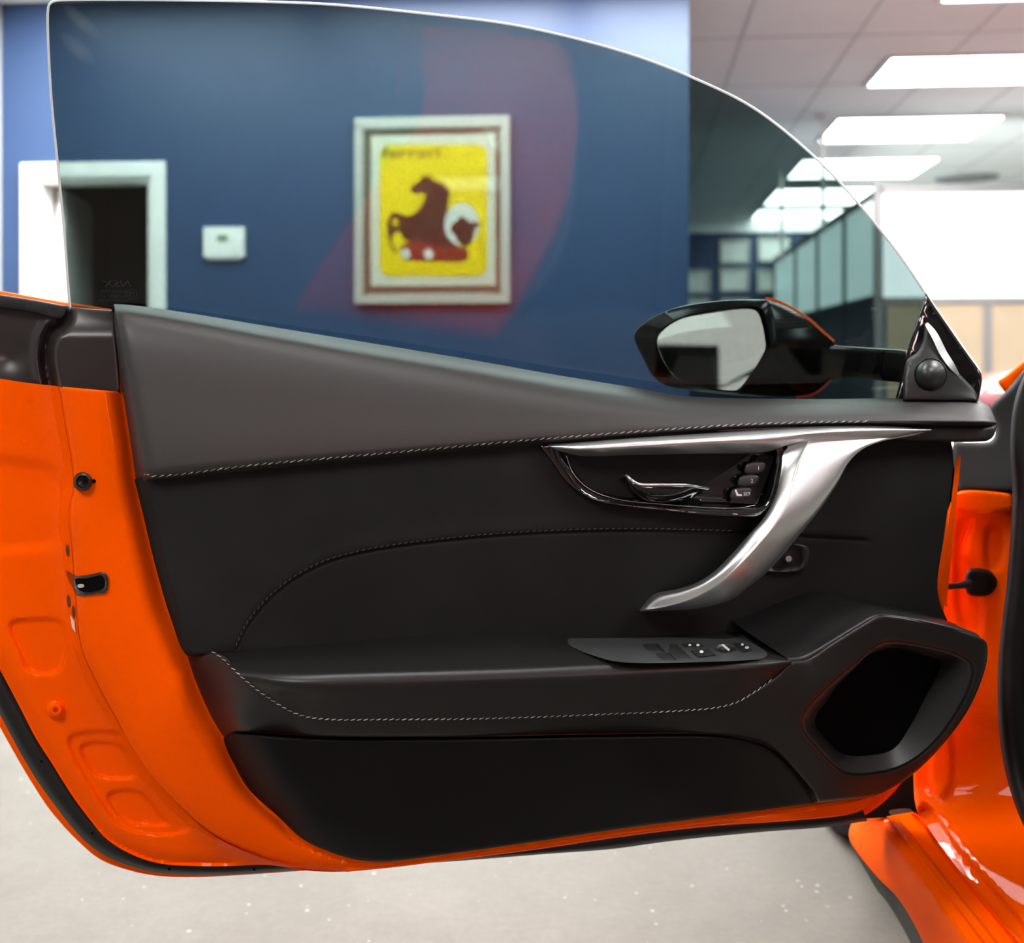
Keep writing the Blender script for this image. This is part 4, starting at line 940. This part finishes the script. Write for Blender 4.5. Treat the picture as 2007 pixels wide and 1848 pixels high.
key([(1437, 1260), (1455, 1260), (1474, 1274), (1455, 1278)], .006, 'fold_switch', 'button')
kd = float(spd(np.array([[1422, 1272]]))[0]); disc_stack(1422, 1273, [(21, .0), (20, .006), (13, .009), (10, .018), (0, .019)], ry=.62, base=kd).build('mirror_dial', 'button', door, 40)
lg = MB()
for q in ([(1284, 1263), (1287, 1263), (1304, 1276), (1301, 1277)], [(1308, 1279), (1311, 1279), (1327, 1291), (1324, 1292)]): lg.add(Dm(q, spd(np.array(q))+.0047), [(3, 2, 1, 0)])
lg.build('switch_chrome_line', 'chrome', door, 0)
for (x, y, rr_, h) in ((1352, 1264, 3, .0056), (1368, 1264, 3.4, .0056), (1375, 1277, 4, .0086), (1464, 1269, 4, .0066), (1455, 1263, 3, .0066)):
    q = np.array(circ(x, y, rr_, 10, rr_*.7)); lg = MB(); lg.add(Dm(q, spd(q)+h), [tuple(range(10))]); lg.build('switch_legend', 'legend', door, 0)
lg = MB(); q = np.array([(1413, 1263), (1418, 1262), (1431, 1273), (1428, 1276)]); lg.add(Dm(q, np.full(4, kd+.0195)), [(3, 2, 1, 0)])
lg.build('dial_pointer', 'legend', door, 0)

# ---- hardware on the rear end of the door
bs = float(fD(np.array([[162, 944]]))[0]); disc_stack(162, 944, [(19, -.002), (19, .006), (17, .011), (13, .013), (11, .010), (9, .002), (3, .001), (2.5, .0005), (0, .0005)], base=bs+.002).build('rubber_stop', 'molding', door, 40)
disc_stack(184, 943, [(4, .001), (0, .001)], base=float(fD(np.array([[184, 943]]))[0])).build('stop_slot', 'hole', door, 0)
def onshell(Q_): 
    Q_ = np.asarray(Q_); return fD(Q_)
lt = [(129, 1118), (138, 1122), (148, 1128), (172, 1126), (200, 1121), (208, 1123), (212, 1132), (212, 1152), (207, 1162), (185, 1165), (160, 1168), (150, 1166), (140, 1150), (133, 1135)]
edt = endD
CRP = np.r_[CRL, [[1800, 600], [100, 600]]]
def shellD(Q_):
    Q_ = np.asarray(Q_, float); return np.where(inside(Q_, CRP), fD(Q_), edt(Q_))
latd = lambda Q_: shellD(Q_)+.0045
lb = patch(lt, latd, th=.010, g=4, step=3, rnd=3, rd=.003, extra=plateau([(146, 1134), (170, 1132), (202, 1128), (206, 1150), (196, 1158), (160, 1160), (150, 1150)], -.003, 4)); tag(lb.build('door_latch', 'gloss', door, 50), 'glossy black door latch')
patch([(147, 1133), (170, 1131), (201, 1128), (206, 1134), (206, 1149), (196, 1157), (162, 1160), (152, 1153)], lambda Q_: shellD(Q_)+.0026, th=.004, g=4, step=3).build('latch_slot', 'hole', door, 40)  # near-black patch stands in for the shade inside the slot
patch([(152, 1146), (164, 1145), (165, 1150), (153, 1151)], lambda Q_: shellD(Q_)+.0034, th=.002, g=4, step=3).build('latch_claw', 'chrome', door, 40)
for (x, y, rx, ry_) in ((132, 1079, 3.2, 12), (134, 1178, 3.2, 12), (144, 1199, 3.2, 12)):
    patch(circ(x, y, rx, 12, ry_, -.08), lambda Q_: edt(Q_)+.0035, th=.006, g=3, step=2, rnd=1.2, rd=.001).build('latch_screw', 'molding', door, 40)
patch([(137.5, 1205, 'c'), (146, 1218, 'c'), (148, 1240, 'c'), (141, 1230, 'c')], lambda Q_: edt(Q_)+.004, th=.004, g=4, step=3).build('sticker', 'sticker', door, 0)
bd = float(edt(np.array([[109, 1391]]))[0])
disc_stack(109, 1391, [(19, -.001), (18, .003), (15, .004), (13, .010), (10, .012), (5.5, .012), (5, .006), (0, .006)], base=bd).build('torx_bolt', 'paint', door, 40)
for (x, y, r_) in ((60, 780, 10), (48, 862, 9)):
    bd = float(edt(np.array([[x, y]]))[0]); disc_stack(x, y, [(r_, -.001), (r_-.6, .0007), (0, .0007)], base=bd).build('hole_plug', 'paint', door, 30)
for (x, y) in ((82, 1492), (181, 1633), (332, 1703), (498, 1704)):
    disc_stack(x, y, [(2.6, .0), (0, .0)], base=-.0765).build('seal_clip', 'hole', door, 0)

# ---- sail trim, tweeter, mirror
patch([(1815, 574, 'c'), (1868, 650), (1900, 695), (1924, 732), (1923, 760), (1916, 790, 'c'), (1752, 790, 'c'), (1763, 751), (1779, 683), (1799, 622)], tps([(1815, 580, -.045), (1924, 732, -.04), (1916, 790, -.03), (1755, 790, -.04), (1780, 690, -.045)]), th=.02, g=14, rnd=7, rd=.010).build('mirror_sail', 'gloss', door, 50)
st = patch([(1815, 632), (1828, 650), (1850, 690), (1880, 732), (1912, 768), (1917, 786, 'c'), (1770, 786, 'c'), (1771, 735), (1778, 706), (1798, 690), (1808, 670)], tps([(1815, 640, -.028), (1850, 700, -.016), (1912, 772, -.018), (1917, 786, -.012), (1770, 786, -.014), (1775, 715, -.024), (1824, 734, -.010)]), th=.014, g=8, step=5, rnd=6, rd=.008)
st.build('tweeter_trim', 'plastic', door, 50); td = float(st.depth(np.array([[1824, 734]]))[0])
tag(loft([[(1818, 632, -.022), (1836, 652, -.020), (1856, 690, -.017), (1872, 716, -.015), (1880, 733, -.016)], [(1813, 636, -.022), (1826, 660, -.016), (1842, 694, -.013), (1862, 722, -.012), (1878, 737, -.016)]], 24, 2, .004).build('sail_reflection_strip', 'silver', door, 40), 'silver strip standing in for a reflection along the tweeter trim')  # silver strip in place of a white reflection on the gloss
disc_stack(1824, 734, [(33, .0), (32, .003), (30, .002), (29, .006), (26, .013), (20, .020), (12, .0245), (5, .026), (0, .0262)], base=td).build('tweeter', mat('tweeter_mesh', (.02, .02, .02), .38), door, 70)
MG = [(1288, 663), (1305, 642), (1341, 622), (1401, 610), (1478, 603), (1491, 609), (1505, 667), (1504, 684), (1463, 750), (1450, 763), (1433, 766), (1361, 755), (1333, 745), (1313, 727), (1296, 699)]
MF = [(1242, 655), (1272, 626), (1321, 604), (1401, 590), (1481, 587), (1508, 590), (1520, 640), (1522, 685), (1500, 740), (1468, 770), (1449, 774), (1393, 769), (1309, 757), (1280, 739), (1260, 703)]
MR = [(1262, 656), (1300, 620), (1350, 600), (1420, 590), (1506, 588), (1542, 602), (1582, 626), (1610, 651), (1632, 670), (1642, 700), (1636, 733), (1622, 747), (1594, 769), (1542, 777), (1449, 775), (1330, 760), (1285, 738), (1268, 700)]
mc = (1400, 685); mc2 = (1440, 688)
def sc(P_, k, c): return [(c[0]+(x-c[0])*k, c[1]+(y-c[1])*k) for x, y in P_]
mh = MB(); rings([(sc(MG, .985, mc), mc, -.172), (MG, mc, -.146), (sc(MG, 1.03, mc), mc, -.145), (sc(MF, .985, mc), mc, -.156), (MF, mc, -.170), (sc(MR, 1.0, mc2), mc2, -.205), (sc(MR, .985, mc2), mc2, -.235), (sc(MR, .88, mc2), mc2, -.27), (sc(MR, .6, mc2), mc2, -.30)], 120, mb=mh)
mh.f = [f[::-1] for f in mh.f]
# arm joining the housing and the sail
ap = [Dm([q], [d])[0] for q, d in (((1600, 712), -.22), ((1650, 709), -.20), ((1700, 712), -.15), ((1760, 717), -.09), ((1800, 722), -.06))]
for i in range(1): 
    V = []; wz = [(.030, .012), (.0225, .014), (.022, .016), (.022, .018), (.022, .018)]
    for p, (hz, hy) in zip(ap, wz):
        V += [p+np.array([0, hy*cos(2*pi*k/20), hz*np.sign(sin(2*pi*k/20))*abs(sin(2*pi*k/20))**.6]) for k in range(20)]
    mh.add(V, gridfaces(20, 5, True)+[tuple(range(20))[::-1], tuple(80+i for i in range(20))])
mho = mh.build('door_mirror', 'mirror_black', door, 50)
mcap = MB(); TOPL = [(1500, 585, -.215), (1520, 590, -.215), (1542, 600, -.215), (1582, 624, -.215), (1610, 649, -.215), (1634, 670, -.215)]
loft([[(x+1, y-2, d-.05) for x, y, d in TOPL], [(x+2.5, y-3, d-.012) for x, y, d in TOPL], [(x, y, d) for x, y, d in TOPL], [(x-5, y+4, d+.006) for x, y, d in TOPL]], 40, 4, .003, mb=mcap)
loft([[(1634, 735, -.20), (1620, 752, -.20), (1590, 772, -.20), (1560, 777, -.20)], [(1636, 736, -.23), (1622, 755, -.23), (1592, 776, -.23), (1560, 780, -.23)]], 20, 2, .003, mb=mcap)
tag(mcap.build('mirror_cap', 'paint', door, 50), 'orange cap edge of the door mirror')
mgl = patch(sc(MG, .99, mc), lambda Q_: -.158+.000036*(Q_[:, 1]-685)+.00005*(Q_[:, 0]-1400), th=.002, g=30, step=4); tag(mgl.build('mirror_glass', 'mirror', door, 30), 'silver mirror glass')
loft([[(1251, 668, -.158), (1262, 667, -.157), (1275, 667, -.157)], [(1251, 671, -.158), (1262, 670, -.157), (1275, 670, -.157)]], 8, 1, .002, lin=True).build('mirror_seam', 'alu', door, 0)

# ================================================================== BODY SIDE (hinge pillar, sill, seals)
jo = [(1868, 975), (1880, 963), (1985, 966, 'c'), (1990, 1050), (1990, 1200), (1985, 1330), (1992, 1450), (2012, 1548), (2050, 1630), (2150, 1760), (2300, 1960, 'c'), (2080, 1960, 'c'), (1992, 1846), (1920, 1762), (1852, 1682), (1812, 1620), (1797, 1588), (1792, 1560), (1790, 1480, 'c'), (1820, 1300), (1840, 1100)]
jD = [(1870, 970, 1.735), (1985, 966, 1.70), (1870, 1200, 1.74), (1980, 1200, 1.69), (1830, 1400, 1.74), (1960, 1400, 1.69), (1800, 1550, 1.715), (1930, 1550, 1.68), (1852, 1682, 1.575), (1960, 1660, 1.56), (1992, 1846, 1.375), (2150, 1800, 1.36), (2080, 1950, 1.29), (2300, 1950, 1.25)]
def jx(Q_): # raised shelf at the top, pressed channel, swage next to the sill
    a = plateau([(1870, 968), (1984, 968), (1984, 1000), (1870, 1000)], -.010, 5)(Q_)
    b = plateau([(1885, 1020), (1905, 1020), (1890, 1085), (1908, 1110), (1920, 1240), (1888, 1230), (1872, 1100)], .008, 7)(Q_)
    c = plateau([(1935, 1040), (1965, 1030), (1962, 1110), (1940, 1120)], .006, 7)(Q_)
    e = plateau([(1800, 1590), (1816, 1580), (1880, 1665), (2030, 1840), (2100, 1930), (2080, 1950), (1992, 1846), (1852, 1682)], .012, 5)(Q_)
    g_ = plateau([(1836, 1440), (1856, 1430), (1862, 1540), (1846, 1560), (1822, 1520)], -.008, 8)(Q_)
    return a+b+c+e+g_
patch(jo, jD, th=.003, g=7, mapf=Tm, extra=jx, rnd=5, rd=-.006).build('hinge_pillar', 'paint', car, 50)
# sill tread and rocker
def zrail(L, z): return [(x, y, z) for x, y in L]
sl = loft([[(1738, 1600, .372), (1745, 1606, .372), (1830, 1716, .372), (1932, 1848, .372), (2010, 1950, .372)][::-1], [(1750, 1598, .372), (1757, 1604, .372), (1842, 1712, .372), (1946, 1842, .372), (2022, 1942, .372)][::-1],
           [(1753, 1597, .366), (1762, 1604, .366), (1847, 1710, .366), (1951, 1840, .366), (2028, 1940, .366)][::-1],
           [(1785, 1592, .366), (1794, 1597, .366), (1856, 1686, .366), (1994, 1850, .366), (2085, 1960, .366)][::-1], [(1789, 1590, .375), (1799, 1596, .375), (1860, 1680, .375), (1998, 1848, .375), (2090, 1958, .375)][::-1]], 60, 1, .003, mapf=Zm, lin=True)
sl.build('door_sill', 'paint', car, 30)
ro_ = loft([[(1726, 1602, .368), (1742, 1604, .368), (1830, 1716, .368), (1932, 1848, .368), (2010, 1950, .368)][::-1],
            [(1716, 1603, .362), (1726, 1610, .362), (1800, 1708, .362), (1900, 1848, .362), (1975, 1950, .362)][::-1],
            [(1690, 1605, .335), (1698, 1622, .335), (1765, 1720, .335), (1858, 1848, .335), (1930, 1950, .335)][::-1],
            [(1671, 1608, .30), (1664, 1636, .30), (1720, 1716, .30), (1759, 1755, .30), (1791, 1805, .30), (1812, 1848, .30), (1870, 1950, .30)][::-1]], 70, 6, .003, mapf=Zm)
tag(ro_.build('rocker_panel', 'paint', car, 50), 'orange rocker panel along the sill')
loft([[(1671, 1612, .298), (1664, 1640, .298), (1720, 1720, .298), (1759, 1758, .298), (1791, 1806, .298), (1812, 1850, .298), (1870, 1952, .298)][::-1],
      [(1700, 1700, .24), (1716, 1735, .22), (1736, 1760, .20), (1762, 1800, .18), (1788, 1850, .16), (1830, 1952, .15)][::-1]], 50, 1, .004, mapf=Zm, lin=True).build('side_skirt', 'rubber', car, 40)
# floor pan closes the car inboard of the sill
loft([[(1668, 1606, .20), (1640, 1560, .20), (1660, 1500, .20)], [(2500, 1606, .20), (2500, 1560, .20), (2500, 1500, .20)]], 10, 1, .01, mapf=Zm, lin=True).build('floor_pan', 'rubber', car, 0)
# hinge cavity behind the door
patch([(1690, 1598, 'c'), (1720, 1560), (1760, 1520), (1800, 1500, 'c'), (1812, 1580), (1790, 1592), (1740, 1604), (1700, 1606)], lambda Q_: np.full(len(Q_), 1.76), th=.01, g=20, mapf=Tm).build('hinge_cover', 'rubber', car, 40)
patch([(1742, 1590), (1785, 1586), (1788, 1594), (1750, 1600)], lambda Q_: np.full(len(Q_), 1.735), th=.01, g=8, step=4, mapf=Tm).build('lower_hinge', 'alu', car, 40)
# near-black sheet behind the hinge, its colour stands for shade in the gap
patch([(1840, 880, 'c'), (2100, 880, 'c'), (2100, 1600, 'c'), (1780, 1600, 'c'), (1780, 1400)], lambda Q_: np.full(len(Q_), 1.80), th=.01, g=60, mapf=Tm).build('gap_shade_sheet', 'hole', car, 0)
# door check strap
patch([(1893, 1125), (1900, 1115), (1935, 1116), (1952, 1128), (1958, 1142), (1950, 1158), (1932, 1168), (1900, 1166), (1892, 1156)], lambda Q_: np.full(len(Q_), 1.70), th=.04, g=8, step=5, rnd=9, rd=-.012, mapf=Tm).build('check_cover', 'rubber', car, 50)
tube([Tm([q], [t])[0] for q, t in (((1856, 1150), 1.66), ((1875, 1148), 1.675), ((1900, 1144), 1.69))], [.004, .004, .006]).build('check_strap', 'rubber', car, 40)
# black trim at the pillar foot, fender corner, body weatherstrip
patch([(1942, 800), (1950, 785), (1968, 770), (1990, 745), (2015, 715), (2110, 640, 'c'), (2110, 970, 'c'), (1990, 968), (1880, 964, 'c'), (1868, 900), (1868, 866, 'c'), (1944, 862), (1952, 835)], tps([(1880, 880, 1.76), (1880, 960, 1.735), (1960, 830, 1.74), (1985, 960, 1.69), (2010, 730, 1.72), (2100, 700, 1.66), (2100, 960, 1.64), (1975, 900, 1.715)]), th=.02, g=9, step=6, rnd=10, rd=-.014, mapf=Tm).build('pillar_trim', mat('pillar_plastic', (.010, .010, .010), .65, spec=.15), car, 50)
patch([(1956, 747), (1968, 738), (2005, 708), (2060, 660), (2200, 600, 'c'), (2200, 680, 'c'), (2020, 722), (1994, 742), (1976, 771), (1966, 765)], lambda Q_: np.full(len(Q_), 1.775), th=.02, g=9, step=5, rnd=6, rd=-.01, mapf=Tm).build('fender', 'paint', car, 50)
WS = [(2030, 700, 1.64), (2000, 750, 1.655), (1984, 810, 1.66), (1980, 880, 1.66), (1984, 960, 1.66), (1980, 1050, 1.655), (1972, 1150, 1.65), (1962, 1230, 1.645), (1955, 1330, 1.64), (1960, 1455, 1.62), (1981, 1553, 1.59), (2012, 1630, 1.55), (2080, 1740, 1.46)]
loft([[(x, y, t) for x, y, t in WS][::-1], [(x+6, y-2, t-.012) for x, y, t in WS][::-1], [(x+26, y-6, t-.020) for x, y, t in WS][::-1], [(x+46, y-12, t-.012) for x, y, t in WS][::-1], [(x+60, y-16, t+.004) for x, y, t in WS][::-1]], 120, 4, .006, mapf=Tm, flip=False).build('body_weatherstrip', 'rubber', car, 60)
# dark cabin interior beyond the seal
patch([(2020, 640, 'c'), (2400, 560, 'c'), (2500, 1500), (2500, 1700, 'c'), (2150, 1720), (2060, 1600), (2015, 1450), (2010, 1300), (2030, 1000)], lambda Q_: np.full(len(Q_), 1.64), th=.02, g=60, mapf=Tm).build('footwell_trim', 'rubber', car, 0)
# front wheel of the orange car, seen under the door
wc = np.array([.78, 2.62, .33]); mb = MB(); V = []
for rr_, w_ in ((.12, -.10), (.22, -.12), (.31, -.12), (.33, -.10), (.33, .10), (.31, .12), (.12, .12)): V += [wc+np.array([w_, rr_*cos(2*pi*k/48), rr_*sin(2*pi*k/48)]) for k in range(48)]
mb.add(V, gridfaces(48, 7, True, True)+[tuple(range(48)), tuple(6*48+i for i in range(48))[::-1]]); mb.build('front_wheel', 'tire', car, 40)
# ---- unseen car parts added outside the frame: they shade the pillar and show as a reflection in the window
def hull(secs, name, m, sm=45):
    mb = MB(); n = len(secs[0]); V = [p for s_ in secs for p in s_]; mb.add(V, gridfaces(n, len(secs), False)+gridfaces(n, len(secs), False, True)[:0]); 
    o = mb.build(name, m, car, sm); md = o.modifiers.new('s', 'SOLIDIFY'); md.thickness = .004; md.offset = 0; return o
# roof over the cabin
hull([[(.70, y, 1.12-.04*abs(y-.4)), (.85, y, 1.19-.04*abs(y-.4)), (1.3, y, 1.22-.03*abs(y-.4)), (1.8, y, 1.19-.03*abs(y-.4)), (1.95, y, 1.12)] for y in np.linspace(-.4, 1.32, 12)], 'roof', 'gloss')
hull([[(.90, y, z-.01), (.98, y+.02, z), (1.3, y+.05, z+.02), (1.8, y+.02, z), (1.95, y, z-.04)] for y, z in ((1.32, 1.12), (1.5, 1.04), (1.7, .95), (1.9, .88))], 'windscreen', 'window')
# unseen bonnet and front fender, black to keep orange bounce off the ceiling
hull([[(.72, y, .30), (.70, y, .55), (.72, y, z-.06), (.80, y, z), (1.3, y, z+.02), (1.9, y, z), (2.0, y, .5)] for y, z in ((1.85, .86), (2.1, .85), (2.5, .84), (3.0, .76), (3.4, .62), (3.6, .48))], 'bonnet', 'gloss')
# unseen orange quarter and dark opening, shaped along rays reflected by the window
def refl(Q_):
    Q_ = np.asarray(Q_, float)[:, :2]; P0 = Dm(Q_, gd(Q_)); P1 = Dm(Q_+[1, 0], gd(Q_+[1, 0])); P2 = Dm(Q_+[0, 1], gd(Q_+[0, 1]))
    n = np.cross(P1-P0, P2-P0); n /= np.linalg.norm(n, axis=1)[:, None]; d = P0-CAMP; d /= np.linalg.norm(d, axis=1)[:, None]
    return P0, d-2*(d*n).sum(1)[:, None]*n
def Rf(Q_, L):
    P0, r = refl(Q_); return P0+r*(np.asarray(L)*np.ones(len(P0)))[:, None]
qd = tps([(800, 30, 3.6), (830, 200, 3.4), (700, 430, 3.5), (580, 600, 3.8), (970, 665, 3.0), (1130, 230, 3.1), (1100, 80, 3.2), (950, 100, 3.2), (1000, 300, 3.05), (900, 500, 3.2)])
patch([(780, -60, 'c'), (795, 20), (825, 120), (832, 190), (815, 250), (755, 330), (694, 428), (640, 505), (577, 608, 'c'), (780, 637), (970, 665, 'c'), (1012, 610), (1062, 520), (1102, 430), (1126, 320), (1133, 230), (1123, 150), (1095, 75), (1060, -60, 'c')], qd, th=.08, g=30, mapf=Rf, rnd=14, rd=-.04).build('reflection_quarter_panel', 'paint', car, 50)
patch([(1040, -200, 'c'), (2100, -200, 'c'), (2100, 900, 'c'), (900, 900, 'c'), (955, 690), (1100, 500), (1130, 230)], lambda Q_: np.full(len(Q_), 3.9), th=.05, g=60, mapf=Rf).build('reflection_dark_sheet', 'rubber', car, 50)
# seat
hull([[(1.0, -.2, .35+h), (1.1, -.25, .42+h), (1.3, -.25, .40+h), (1.5, -.25, .42+h), (1.6, -.2, .35+h)] for h in (0, .2, .4, .6, .68)], 'seat_backrest', 'leather')
hull([[(1.0, y, .28), (1.05, y, .36), (1.3, y, .34), (1.55, y, .36), (1.6, y, .28)] for y in (-.2, 0, .2, .35)], 'seat_cushion', 'leather')
